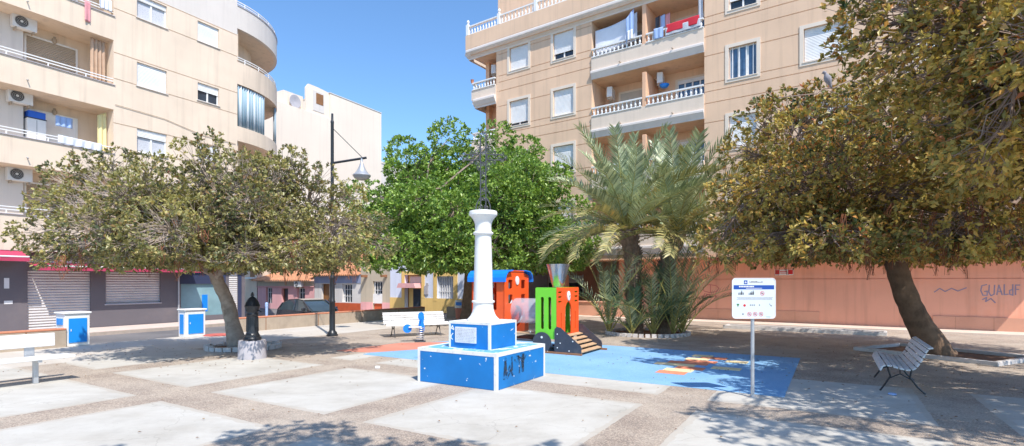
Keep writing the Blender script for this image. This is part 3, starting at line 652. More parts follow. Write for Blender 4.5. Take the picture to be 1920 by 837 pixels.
# ------------------------------------------------------------------ rules sign
sg = thing('rules_sign', 'pale playground rules sign with blue band on a grey post', 'sign', G(1411, 745))
MB().tube([(0, 0, 0), (0, 0, 1.72)], .028, 12).build('post', 'galv', sg, True)
MB().lathe([(.07, 0), (.07, .012), (.035, .02)], 16).build('base_plate', 'galv', sg)
y0 = -.045
pnl = panel('sign_board', rr(-.335, .335, 1.235, 1.855, .05, 6), [], lambda u, v, w: (u, y0+w, v), 'signw', .018, sg)
edge = MB(); q = rr(-.335, .335, 1.235, 1.855, .05, 6); edge.tube([(u, y0, v) for u, v in q+q[:1]], .006, 6); edge.build('board_rim', 'white', pnl, True)
f = y0-.0015
MB().box(-.315, .315, f, y0, 1.685, 1.75).build('blue_band', 'signb', pnl)
g = MB(); g.box(-.155, -.10, f, y0, 1.765, 1.825); g.build('blue_emblem', 'signb', pnl)
g = MB(); g.box(-.145, -.11, f-.001, f, 1.790, 1.798); g.box(-.131, -.124, f-.0013, f-.0003, 1.777, 1.812); 
random.seed(5)
x = -.23
while x < .0: w = random.uniform(.012, .02); g.box(x, x+w, f-.001, f, 1.718, 1.738); x += w+.006
x = -.12
while x < .12: w = random.uniform(.008, .014); g.box(x, x+w, f-.001, f, 1.697, 1.706); x += w+.005
g.build('white_lettering', 'white', pnl)
g = MB(); x = -.07
while x < .13:
    w = random.uniform(.008, .02); hh = random.uniform(.010, .022); g.box(x, x+w, f, y0, 1.790, 1.790+hh); x += w+.005
for r_, z in enumerate((1.555, 1.54, 1.525)):
    x = -.27+random.random()*.02
    while x < .28: w = random.uniform(.01, .03); g.box(x, x+w, f, y0, z, z+.005); x += w+.006
g.build('grey_lettering', 'darkwall', pnl)
g = MB()
def man(x, z, s):
    g.box(x-.010*s, x+.010*s, f, y0, z, z+.04*s); g.box(x-.007*s, x+.007*s, f, y0, z+.045*s, z+.058*s)
for x, s in ((-.235, .6), (-.215, .7), (-.19, 1.1), (-.165, .7), (-.075, .5), (-.055, .7), (-.035, .9), (-.01, 1.1)): man(x, 1.60, s)
for x in (-.06, -.03, .0, .08): g.box(x, x+.014, f, y0, 1.43, 1.45)
g.ribbon([(.24, 1.46), (.27, 1.42), (.275, 1.44)], .007, f); g.box(-.18, -.16, f, y0, 1.29, 1.31)
g.build('black_pictograms', 'pblack', pnl)
g = MB(); g.prism([(-.27+.0, 1.46), (-.225, 1.46), (-.2475, 1.41)], f, y0); g.box(.19, .26, f, y0, 1.252, 1.258); g.build('green_triangle', 'signg', pnl)
g = MB(); g.prism([(-.145+.022*math.cos(k*PI/3), 1.435+.022*math.sin(k*PI/3)) for k in range(6)], f, y0)
for (cx, cz) in ((.13, 1.622), (-.07, 1.30), (.02, 1.30), (.11, 1.30)):
    n = 20; r1, r2 = .034, .027
    vs = [(cx+r1*math.cos(2*PI*k/n), f, cz+r1*math.sin(2*PI*k/n)) for k in range(n)] + [(cx+r2*math.cos(2*PI*k/n), f, cz+r2*math.sin(2*PI*k/n)) for k in range(n)]
    g.add(vs, [(k, (k+1) % n, n+(k+1) % n, n+k) for k in range(n)]); g.ribbon([(cx-.02, cz+.02), (cx+.02, cz-.02)], .006, f-.0004)
g.build('red_prohibition_rings', 'red', pnl)
g = MB()
for (cx, cz) in ((.13, 1.622), (-.07, 1.30), (.02, 1.30), (.11, 1.30)): g.box(cx-.014, cx+.014, f, y0, cz-.007, cz+.009)
g.build('ring_pictograms', 'pblack', pnl)

# ------------------------------------------------------------------ facades
def facade(name, mat, parent, x0, x1, z0, z1, opens=(), grooves=(), gx=None, back_open=True):
    """wall skin facing -y with real recesses. opens: (xa, xb, za, zb, depth, back?)"""
    gd, gh = .03, .038
    xs = {x0, x1}; zs = {z0, z1}
    for (a, b_, c, d, *_r) in opens: xs |= {a, b_}; zs |= {c, d}
    for g in grooves: zs |= {g-gh/2, g+gh/2}
    if gx: xs |= set(gx)
    xs = sorted(x for x in xs if x0-1e-6 <= x <= x1+1e-6); zs = sorted(z for z in zs if z0-1e-6 <= z <= z1+1e-6)
    nx, nz = len(xs)-1, len(zs)-1; dep = [[0]*nz for _ in range(nx)]; op = [[False]*nz for _ in range(nx)]
    for i in range(nx):
        xm = (xs[i]+xs[i+1])/2
        for k in range(nz):
            zm = (zs[k]+zs[k+1])/2
            for g in grooves:
                if abs(zm-g) < gh/2: dep[i][k] = gd
            for (a, b_, c, d, dd, *rest) in opens:
                if a < xm < b_ and c < zm < d: dep[i][k] = dd; op[i][k] = not (rest and rest[0])
    mb = MB()
    for i in range(nx):
        for k in range(nz):
            d = dep[i][k]
            if not op[i][k]: mb.add([(xs[i], d, zs[k]), (xs[i+1], d, zs[k]), (xs[i+1], d, zs[k+1]), (xs[i], d, zs[k+1])], [(0, 1, 2, 3)])
            if i+1 < nx and abs(dep[i+1][k]-d) > 1e-6:
                e = dep[i+1][k]; x = xs[i+1]; mb.add([(x, d, zs[k]), (x, e, zs[k]), (x, e, zs[k+1]), (x, d, zs[k+1])], [(0, 1, 2, 3)])
            if k+1 < nz and abs(dep[i][k+1]-d) > 1e-6:
                e = dep[i][k+1]; z = zs[k+1]; mb.add([(xs[i], d, z), (xs[i+1], d, z), (xs[i+1], e, z), (xs[i], e, z)], [(0, 1, 2, 3)])
    return mb.build(name, mat, parent)
def window(parent, x0, x1, z0, z1, d=.14, drop=.6, mull=1, pane='glass', sh='sl_white', sur=0, sill=True, bars=0, frame='white', surmat='Rtrim', y=0):
    w = MB().box(x0, x1, y+d, y+d+.02, z0, z1).build('window', pane, parent)
    fr = MB(); t_ = .05
    fr.box(x0, x0+t_, y+d-.04, y+d-.002, z0, z1); fr.box(x1-t_, x1, y+d-.04, y+d-.002, z0, z1); fr.box(x0+t_, x1-t_, y+d-.04, y+d-.002, z0, z0+t_); fr.box(x0+t_, x1-t_, y+d-.04, y+d-.002, z1-t_, z1)
    for k in range(mull): xm = x0+(x1-x0)*(k+1)/(mull+1); fr.box(xm-.035, xm+.035, y+d-.041, y+d-.003, z0+t_, z1-t_)
    if drop < .999: fr.build('frame', frame, w)
    if drop > 0: MB().box(x0+.015, x1-.015, y+d-.075, y+d-.05, z1-(z1-z0)*drop, z1-.005).build('shutter', sh, w)
    if sill: MB().bbox(x0-.05, x1+.05, y-.05, y+d-.05, z0-.045, z0-.002, .006).build('sill', surmat, w)
    if sur:
        s = MB(); q = -.028+y
        s.box(x0-sur, x0-.001, q, y-.001, z0-sur, z1+sur); s.box(x1+.001, x1+sur, q, y-.001, z0-sur, z1+sur); s.box(x0-.0009, x1+.0009, q+.001, y-.001, z1+.001, z1+sur); s.box(x0-.0009, x1+.0009, q+.001, y-.001, z0-sur, z0-.046); s.build('surround', surmat, w)
    if bars:
        bb = MB()
        for k in range(bars): x = x0+(x1-x0)*(k+.5)/bars; bb.box(x-.02, x+.02, y+d-.11, y+d-.08, z0+.02, z1-.02)
        bb.build('bars', 'white', w)
    return w
def lq(px, py, y):                                               # point of the plane y behind the left facade
    k = (px-960)/985; A = PL+NL*y; x = (k*A.y-A.x)/(DL.x-k*DL.y); P_ = A+DL*x; P_.z = 1.8-(py-529)/985*P_.y; return P_
def ac_unit(loc, rz, label, w=.76, h=.52, d=.28):
    o = thing('air_conditioner', label, 'air conditioner', loc, rz, 'air conditioner units hung on the balconies')
    MB().bbox(-w/2, w/2, -d, 0, 0, h, .02).build('case', 'acw', o)
    c = -w*.14; n = 26; sc_ = h/.58
    g = MB(); g.prism([(c+sc_*.235*math.cos(2*PI*k/n), h/2+sc_*.235*math.sin(2*PI*k/n)) for k in range(n)], -d-.006, -d); g.build('fan_grille', 'acd', o)
    g = MB(); g.prism([(c+.05*math.cos(2*PI*k/12), h/2+.05*math.sin(2*PI*k/12)) for k in range(12)], -d-.014, -d-.006)
    for r_ in (.10, .15, .2): g.tube([(c+r_*math.cos(2*PI*k/20), -d-.010, h/2+r_*math.sin(2*PI*k/20)) for k in range(21)], .004, 4)
    g.build('fan_hub', 'acw', o)
    g = MB(); g.box(-w*.38, -w*.34, -d, .0, -.10, -.002); g.box(w*.34, w*.38, -d, 0, -.10, -.002); g.build('bracket', 'conc', o); return o
def cloth(name, label, cat, pts, mat, drop, loc=(0, 0, 0), rz=0, wave=.04, nw=5, seed=1, group=None, sag=0):
    """cloth hanging from the line pts[0]->pts[1], thin folded sheet with thickness"""
    a, b_ = Vector(pts[0]), Vector(pts[1]); nx, nz = 40, 10; L = (b_-a); nrm = Vector((-L.y, L.x, 0)).normalized()
    rnd = random.Random(seed); ph = rnd.random()*6; mb = MB(); vs = []
    for j in range(nz+1):
        for i in range(nx+1):
            u, v = i/nx, j/nz
            dr = drop(u) if callable(drop) else drop
            w = wave*(.35+.65*v)*(math.sin(u*nw*2*PI+ph)+.4*math.sin(u*nw*5.3+ph*2+v*2))
            p_ = a+L*u+nrm*w-Vector((0, 0, dr*v+sag*math.sin(PI*u)*(1-v*.3))); vs.append(p_)
    n = len(vs); fs = [(j*(nx+1)+i, j*(nx+1)+i+1, (j+1)*(nx+1)+i+1, (j+1)*(nx+1)+i) for j in range(nz) for i in range(nx)]
    o = mb.add(vs, fs).build(name, mat, None, True)
    s = o.modifiers.new('thick', 'SOLIDIFY'); s.thickness = .012
    o.location = loc; o.rotation_euler = (0, 0, rz); return tag(o, label, cat, group)

# ---------------------------------------------------------------- left apartment building
AL = math.atan2(.871, .491)
LB = thing('apartment_building', 'cream apartment block with curved corner balconies and dark shop fronts below', 'building', PL, AL)
zrail = [4.42, 7.40, 10.38, 13.36, 16.34]; zceil = [6.27, 9.27, 12.28, 15.25]
XL = -11.5; XR = 5.11; ZT = 17.4
opens = [(XL+1.0, -.55, zrail[k]-.03, zceil[k], 1.5, True) for k in range(4)]
wins = []
for k, (s, h_) in enumerate(((4.66, 5.72), (7.64, 8.70), (10.62, 11.68), (13.69, 14.72))):
    wins.append((.36, 1.62, s, h_, k, 0)); wins.append((3.05, 4.12, s+.17 if k < 3 else s+.03, h_-.02, k, 1))
opens += [(a, b_, c, d, .14) for a, b_, c, d, *_ in wins]
grs = [4.66, 5.72, 7.64, 8.70, 10.63, 11.76, 13.68, 14.8]
facade('wall', 'Lwall', LB, XL, XR, 3.0, 14.83, [(a, b_, c, min(d, 14.83), *r_) for a, b_, c, d, *r_ in opens], [g for g in grs if g < 14.82])
facade('upper_wall', 'Lpale', LB, XL, XR, 14.83, ZT, [(XL+1.0, -.55, 14.83, zceil[3], 1.5, True)])
for a, b_, s, h_, k, c in wins:
    dr = {(0, 0): .5, (0, 1): .3, (1, 0): .32, (1, 1): .9, (2, 0): 1.0, (2, 1): .42, (3, 0): .22, (3, 1): 1.0}[(k, c)]
    window(LB, a, b_, s, h_, .14, dr, 1, 'curtain' if (k, c) in ((3, 0), (1, 0)) else 'glass', surmat='Lpale')
# balcony recess: partition block, doors, rail
for k in range(4):
    zf, zc = zrail[k]-.03, zceil[k]
    MB().box(XL+1.002, -3.22, 1.05, 1.498, zf+.001, zc-.001).build('balcony_partition', 'Lpale', LB)
    MB().box(XL+1.2, -5.2, 1.02, 1.049, zf+.02, zc-.5).build('balcony_door', 'sl_white', LB)
    dd = MB().box(-3.0, -1.35, 1.46, 1.498, zf+.002, zc-.45).build('balcony_door', 'sl_beige' if k != 1 else 'shutter', LB)
    fr = MB(); fr.box(-3.07, -3.001, 1.44, 1.499, zf+.002, zc-.38); fr.box(-1.349, -1.28, 1.44, 1.499, zf+.002, zc-.38); fr.box(-3.0, -1.35, 1.441, 1.4985, zc-.449, zc-.38); fr.build('frame', 'white', dd)
    rl = MB()
    for z in (.10, .21): rl.box(XL+1.0, -.551, .04, .075, zrail[k]+z, zrail[k]+z+.035)
    x = XL+1.2
    while x < -.6: rl.box(x, x+.035, .042, .073, zrail[k]-.03, zrail[k]+.1); x += 1.25
    rl.build('balcony_rail', 'white', LB)
    MB().bbox(XL+.99, -.5, -.045, .10, zrail[k]-.065, zrail[k]-.031, .005).build('rail_coping', 'conc2', LB)
    lmp = MB().lathe([(.02, .18), (.05, .17), (.05, .10), (.08, .08), (.07, -.06), (.03, -.10)], 10, (-2.1, 1.40, zc-.35)); lmp.build('wall_lamp', 'conc', LB, True)
    st_ = MB(); st_.tube([(-3.45, .01, zc+.34), (-3.45, -.14, zc+.28)], .022, 6); st_.build('drain_spout', 'galv', LB, True)
MB().tube([(-.5, -.03, 9.5), (1.5, -.03, 9.42), (3.2, -.03, 9.1), (5.0, -.03, 9.05)], .012, 5).build('wall_cable', 'conc', LB)
# curved corner
RC = 4.7
def arcpt(th, r=RC): return (XR+r*math.sin(th), RC-r*math.cos(th))
def curved(name, mat, z0, z1, r0=RC, r1=RC-.18, t0=0, t1=R(112), n=36, parent=LB):
    mb = MB(); vs = []
    for i in range(n+1):
        th = t0+(t1-t0)*i/n
        for r in (r0, r1):
            for z in (z0, z1): x, y = arcpt(th, r); vs.append((x+.001, y, z))
    fs = []
    for i in range(n):
        a = i*4; b_ = a+4; fs += [(a, b_, b_+1, a+1), (a+2, a+3, b_+3, b_+2), (a, a+2, b_+2, b_), (a+1, b_+1, b_+3, a+3)]
    fs += [(0, 1, 3, 2), (n*4, n*4+2, n*4+3, n*4+1)]
    return mb.add(vs, fs).build(name, mat, parent, True, ang=30)
bands = [(3.0, 4.40), (6.30, 7.15), (9.25, 10.02), (12.25, 13.42), (15.18, 16.36)]
for i, (a, b_) in enumerate(bands):
    curved('curved_parapet', 'Lwall' if i < 4 else 'Lpale', a, b_)
    curved('balcony_slab', 'Lwall', a+.001, a+.12 if i else a+.14, RC-.182, .3)
for i, z in enumerate((4.42, 7.17, 13.45, 16.40)):
    for dz in (.10, .22): curved('curved_rail', 'white', z+dz, z+dz+.035, RC-.05, RC-.09)
    rp_ = MB()
    for k in range(9): x, y = arcpt(R(6+k*12), RC-.07); rp_.box(x-.02, x+.02, y-.02, y+.02, z-.05, z+.225)
    rp_.build('rail_posts', 'white', LB)
curved('balcony_back_wall', 'Lwall', 3.0, 16.3, 3.3, 3.1, R(-60), R(112))
curved('coping', 'conc2', 16.361, 16.40, RC+.03, RC-.2)
for (a, b_) in ((4.40, 6.30), (7.15, 9.25), (10.02, 12.25), (13.42, 15.18)):
    MB().box(XR+.002, XR+.14, .14, 1.6, a, b_).build('pier', 'Lwall', LB)
MB().box(XL, XR, 1.51, 11, 3.0, 16.5).build('inner_core', 'Lwall', LB)
MB().box(XR+.001, XR+2.5, 4.0, 11, -.3, 16.3).build('inner_core', 'Lwall', LB)
# top terrace rail above the flat facade
# ground floor
zt0 = 3.0; gy = .55
gopen = [(XL+1.2, -4.5, -.16, 2.32, .12, True), (-3.25, -1.16, -.16, 2.28, .10), (-.61, 1.62, .83, 2.22, .10), (2.55, 4.75, .10, 2.28, .12, True)]
gf = facade('shop_wall', 'darkwall', LB, XL, 5.9, -.3, 2.999, [(a, b_, c, d, e, *r_) for a, b_, c, d, e, *r_ in gopen])
gf.location = (0, gy, 0)
MB().box(XL, XR+4.0, .0, gy+.6, 2.999, 3.0-.0005+.02).build('soffit', 'Lpale', LB)
sh = MB().box(-3.25, -1.16, gy+.09, gy+.10, -.16, 2.28).build('rolling_shutter', 'sl_grey', LB)
MB().box(-.61, 1.62, gy+.09, gy+.10, .83, 2.22).build('rolling_shutter', 'sl_grey', LB)
MB().bbox(-.66, 1.67, gy-.03, gy+.08, .78, .829, .006).build('shutter_sill', 'conc2', LB)
MB().box(XL+1.2, -4.5, gy+.09, gy+.10, -.16, 2.3).build('rolling_shutter', 'sl_grey', LB)
MB().box(-4.42, -4.18, gy-.012, gy-.001, -.16, 2.3).build('door_jamb', 'galv', LB)
MB().box(2.56, 4.74, gy+.08, gy+.10, .10, 1.70).build('shop_window', 'shopglass', LB)
MB().box(2.50, 4.80, gy-.03, gy+.079, 1.701, 2.45).build('shop_fascia', 'navy', LB)
MB().box(3.62, 3.9, gy+.070, gy+.079, .3, 1.15).build('window_sticker', 'pblue', LB)
MB().tube([(2.42, gy-.05, -.16), (2.42, gy-.05, 2.6)], .04, 8).build('downpipe', 'galv', LB, True)
MB().box(5.0, 5.45, gy-.02, gy-.001, -.16, 2.25).build('shop_door', 'sl_grey', LB); MB().box(5.5, 5.7, gy-.021, gy-.001, -.16, 2.35).build('door_panel', 'navy', LB)
MB().box(-3.95, -3.80, gy-.012, gy-.001, 1.55, 1.95).build('intercom', 'acw', LB); MB().box(-3.95, -3.70, gy-.011, gy-.001, .95, 1.08).build('letter_plate', 'acw', LB)
MB().box(5.88, 5.9, gy+.001, 8, -.3, 2.998).build('shop_side_wall', 'greige', LB)
# awnings
def awning(x0, x1, ztop, zbot, out, label):
    o = thing('shop_awning', label, 'awning', lp(x0, gy-.005, 0), AL, 'raspberry shop awnings'); L = x1-x0
    n = 10; vs = []
    for i in range(n+1):
        f = i/n; vs += [(0, -out*f, ztop+(zbot-ztop)*f-.04*math.sin(PI*f)), (L, -out*f, ztop+(zbot-ztop)*f-.04*math.sin(PI*f))]
    c = MB().add(vs, [(2*i, 2*i+1, 2*i+3, 2*i+2) for i in range(n)]).build('canopy', 'awn', o); s = c.modifiers.new('t', 'SOLIDIFY'); s.thickness = .015
    v = MB(); k = int(L/.2); 
    for i in range(k): a = L*i/k; e = L*(i+1)/k; v.add([(a, -out-.005, zbot-.001), (e, -out-.005, zbot-.001), (e-.0, -out-.005, zbot-.17), ((a+e)/2, -out-.005, zbot-.172), (a+.0, -out-.005, zbot-.17)], [(0, 1, 2, 3, 4)])
    v = v.build('valance', 'awn', o); s = v.modifiers.new('t', 'SOLIDIFY'); s.thickness = .01
    MB().tube([(0, -out, zbot), (L, -out, zbot)], .03, 8).build('front_bar', 'white', o, True)
    MB().bbox(0, L, -.12, 0, ztop-.05, ztop+.10, .02).build('cassette', 'acw', o)
awning(XL+.5, -3.5, 3.35, 2.75, .95, 'raspberry awning over the shop at the left edge')
awning(-3.3, 2.95, 2.62, 2.42, 1.0, 'long raspberry awning under the left tree crown')

ac_unit(lq(42, 58, 1.04), AL, 'air conditioner on the highest left balcony, red badge on its side')
ac_unit(lq(34, 196, 1.04), AL, 'air conditioner on the middle left balcony beside the blue basket')
ac_unit(lq(33, 341, 1.04), AL, 'air conditioner on the lowest left balcony above the shop awning')
cloth('curtain', 'beige brown curtain gathered at the right end of the top left balcony', 'curtain', [(-1.25, .35, 12.2), (-.72, .35, 12.2)], 'clothbr', 1.85, PL, AL, .05, 4, 1, None)
cloth('hanging_cloth', 'pale yellow cloth hanging at the right end of the middle left balcony', 'cloth', [(-.95, .5, 9.0), (-.62, .5, 9.2)], 'clothy', 1.7, PL, AL, .03, 2, 2)
cloth('laundry', 'small blue washing on a line in the middle left balcony', 'laundry', [(-2.35, .6, 8.62), (-1.78, .6, 8.62)], 'clothb', .42, PL, AL, .03, 3, 3)
cloth('laundry', 'white sheet draped along the rail of the middle left balcony', 'laundry', [(-2.5, -.05, 7.70), (-1.0, -.05, 7.66)], 'clothw', .32, PL, AL, .03, 5, 4)
cloth('laundry', 'pink cloth dangling from the top left balcony rail', 'laundry', [(-1.62, -.06, 13.5), (-1.42, -.06, 13.5)], 'clothp', .85, PL, AL, .02, 1, 5)
cloth('laundry', 'white and dark washing over the topmost left balcony rail', 'laundry', [(-1.1, -.05, 13.9), (-.65, -.05, 13.9)], 'clothw', .45, PL, AL, .04, 3, 6)
o = thing('storage_cabinet', 'white cabinet standing in the middle left balcony under the blue basket', 'cabinet', lp(-2.85, .9, 7.37), AL)
MB().bbox(-.3, .3, 0, .4, 0, 1.0, .01).build('body', 'acw', o); MB().box(-.006, .006, -.004, 0, .05, .95).build('door_gap', 'pblack', o); MB().bbox(-.32, .32, -.02, .42, 1.001, 1.03, .006).build('top', 'pblack', o)
o = MB(); o.hprism([(-.24, -.15), (.24, -.15), (.24, .2), (-.24, .2)], 0, .02)
for (a, b_, c, d) in ((-.27, .27, -.18, -.15), (-.27, .27, .2, .23), (-.27, -.24, -.15, .2), (.24, .27, -.15, .2)): o.box(a, b_, c, d, 0.0, .26)
o = o.build('laundry_basket', 'plasticblue'); o.location = lp(-2.85, 1.05, 8.402); o.rotation_euler = (0, 0, AL); tag(o, 'blue plastic basket on top of the white balcony cabinet', 'basket')
# blue striped curtain following the curved balcony
def curved_curtain(t0, t1, z0, z1, label):
    mb = MB(); n = 70; vs = []
    for i in range(n+1):
        th = t0+(t1-t0)*i/n
        for z in (z0, (z0+z1)/2, z1):
            r = RC-.10+.045*math.sin(i*1.1)+.02*math.sin(i*2.9); x, y = arcpt(th, r); vs.append((x, y, z))
    fs = [(i*3+k, i*3+3+k, i*3+4+k, i*3+1+k) for i in range(n) for k in range(2)]
    m, t, b = nt('pale_blue_striped_fabric'); a = N(t, 'ShaderNodeTexCoord'); s = N(t, 'ShaderNodeSeparateXYZ'); t.links.new(a.outputs['Object'], s.inputs[0])
    q = math_t(t, 'SINE', math_t(t, 'MULTIPLY', math_t(t, 'ADD', s.outputs['X'], math_t(t, 'MULTIPLY', s.outputs['Y'], .5)), 26)); c = ramp(t, q, [(.0, srgb(140, 164, 178)), (1, srgb(206, 214, 220))]); t.links.new(c, b.inputs['Base Color']); b.inputs['Roughness'].default_value = .9
    o = mb.add(vs, fs).build('curtain', m, None, True); o.modifiers.new('t', 'SOLIDIFY').thickness = .01
    o.location = PL; o.rotation_euler = (0, 0, AL); tag(o, label, 'curtain', 'striped curtains of the curved balcony')
def math_t(t, op, a, b2=None):
    n = t.nodes.new('ShaderNodeMath'); n.operation = op
    for i, v in enumerate((a, b2)):
        if v is None: continue
        if isinstance(v, (int, float)): n.inputs[i].default_value = v
        else: t.links.new(v, n.inputs[i])
    return n.outputs[0]
curved_curtain(R(1), R(24), 10.05, 12.2, 'wide pale blue striped curtain on the curved corner balcony')
curved_curtain(R(46), R(64), 10.05, 12.2, 'narrow blue striped curtain at the far edge of the curved balcony')

# ---------------------------------------------------------------- right apartment building
AR = math.atan2(-.581, .814)
OR = nR*24.17
def rpt(x, y, z=0): return OR + xR*x + nR*y + Vector((0, 0, z))
RB = thing('apartment_building', 'peach apartment block with white balustrade balconies over a terracotta ground floor', 'building', OR, AR)
SZ = 2.99; XE = 5.0; XW = -18.37; XB = -20.2
sills = [1.68+SZ*k for k in range(1, 5)]                         # 4.67, 7.66, 10.65, 13.64
bal = (-12.26, -6.66)
opens = []; w = []
for k, s in enumerate(sills):
    h_ = s+1.36 if k < 3 else s+1.40
    w += [(-17.42, -16.15, s+(-.05 if k < 3 else .1), h_, k, 0), (-14.54, -13.31, s, h_, k, 1), (-5.62, -4.50, s, h_, k, 2), (-2.74, -1.22, s+.03, h_+.02, k, 3)]
for a, b_, c, d, k, i in w: opens.append((a, b_, c, d, .16))
for k in range(1, 5):                                            # balcony bays, floors at 3.70, ...
    zt_ = 4.22+SZ*(k-1)                                          # top of solid parapet
    zc_ = 3.13+SZ*k
    for (a, b_) in (bal, (.55, 4.99)): opens.append((a, b_, zt_-1.02 if False else zt_, min(zc_, 15.1), 1.6, True))
gro = []
for k in range(1, 5): gro += [sills[k-1]-.0, 1.22+.1+2.99*k+.0, sills[k-1]+1.24, 9.77+SZ*(k-3)]
gro = sorted({round(g, 3) for g in gro if 3.3 < g < 15})
facade('wall', 'Rwall', RB, XW, XE, 3.05, 15.1, opens, sorted(set(gro+[round(9.77+SZ*j, 3) for j in (-2, -1, 0, 1)])))
def strips():
    # score lines, thin recess-coloured battens 4 mm proud of nothing: real shallow V strips
    mb = MB()
    for g in gro:
        for (a, b_) in ((XW, -17.66), (-15.91, -14.78), (-13.07, bal[0]-.001), (bal[1]+.001, -5.9), (-4.22, -2.98), (-.98, .549)):
            mb.box(a, b_, -.004, .0-.0005, g-.014, g+.014)
    for g in (9.77+SZ*j for j in (-2, -1, 0, 1)):
        for (a, b_) in ((-17.66, -15.91), (-14.78, -13.07), (-5.9, -4.22), (-2.98, -.98)): mb.box(a, b_, -.004, -.0005, g-.014, g+.014)
    return mb
MT['score'] = M('score_line_mortar', srgb(176, 132, 106), .9, .1, 3)
drops = {(2, 0): .88, (2, 1): 1.0, (3, 0): 1.0, (3, 1): .76, (2, 2): 0.0, (3, 2): .72, (2, 3): 1.0, (3, 3): .8, (1, 2): .95, (1, 3): .7}
for a, b_, c, d, k, i in w:
    dr = drops.get((k, i), .85)
    window(RB, a, b_, c, d, .16, dr, 2 if (k, i) == (2, 2) else 1, 'blueglass' if (k, i) == (2, 2) else 'glass', sur=.15, bars=4 if (k, i) == (2, 2) else 0)
# deeper walls behind the skin (the block itself), corner return, terrace
MB().box(XW+.001, XE-.001, 1.61, 13, 2.901, 15.6).build('inner_core', 'Rwall', RB)
MB().box(XW, XE, .001, 1.609, 2.9, 3.049).build('soffit', 'Rrec', RB)
MB().box(XW, XW+.2, .003, 1.60, 3.05, 15.1).build('return_wall', 'Rwall', RB)
MB().box(XE-.2, XE-.002, .003, 13, 3.05, 15.1).build('return_wall', 'Rwall', RB)
# left end balconies
def balustrade(x0, x1, zb, zt_, parent=RB, y=-.02, side_=None, n=None, post=False):
    """white cast baluster rail, one mesh per stretch"""
    mb = MB(); L = x1-x0; H = zt_-zb
    mb.box(x0, x1, y-.075, y+.075, zt_-.07, zt_); mb.box(x0, x1, y-.07, y+.07, zb, zb+.05)
    n = n or max(3, int(L/.21)); h0, h1 = zb+.05, zt_-.07; hh = h1-h0
    for k in range(n):
        x = x0+L*(k+.5)/n
        mb.lathe([(.045, 0), (.05, .06*hh), (.03, .12*hh), (.055, .32*hh), (.05, .45*hh), (.028, .72*hh), (.024, .82*hh), (.04, .9*hh), (.045, hh)], 7, (x, y, h0))
    if post:
        for x in (x0, x1): mb.bbox(x-.1, x+.1, y-.1, y+.1, zb, zt_+.1, .01); mb.lathe([(.05, 0), (.09, .03), (.04, .08), (.09, .16), (.07, .24), (.0, .32)], 8, (x, y, zt_+.1))
    if side_:
        for x in (x0,):
            m2 = MB(); Ls = side_
            m2.box(x-.075, x+.075, y+.076, y+Ls, zt_-.07, zt_); m2.box(x-.07, x+.07, y+.076, y+Ls, zb, zb+.05)
            k_ = int(Ls/.21)
            for k in range(k_): m2.lathe([(.045, 0), (.05, .06*hh), (.03, .12*hh), (.055, .32*hh), (.05, .45*hh), (.028, .72*hh), (.024, .82*hh), (.04, .9*hh), (.045, hh)], 7, (x, y+.1+Ls*(k+.5)/k_*.93, h0))
            mb.add(m2.v, m2.f)
    return mb.build('balustrade', 'white', parent, False)
def cornice(x0, x1, z0, z1, out=.16, y=0.0, side_=0, mat='Rcorn'):
    H = z1-z0; prof = [(0.0, z0), (-.02, z0), (-.03, z0+.15*H), (-out*.45, z0+.3*H), (-out*.75, z0+.55*H), (-out, z0+.7*H), (-out, z0+.9*H), (-out*.9, z1), (0, z1)]
    poly = [(y+p_[0]-.001, p_[1]) for p_ in prof]; n = len(poly); mb = MB()
    vs = [(x0, a, z) for a, z in poly] + [(x1, a, z) for a, z in poly]
    mb.add(vs, [(i, (i+1) % n, (i+1) % n+n, i+n) for i in range(n)] + [tuple(range(n)), tuple(range(2*n-1, n-1, -1))]); 
    if side_:
        vs = [(x0+a-y, y+0, z) for a, z in poly] + [(x0+a-y, y+side_, z) for a, z in poly]
        mb.add(vs, [(i, (i+1) % n, (i+1) % n+n, i+n) for i in range(n)] + [tuple(range(n)), tuple(range(2*n-1, n-1, -1))])
    return mb.build('cornice', mat, RB)
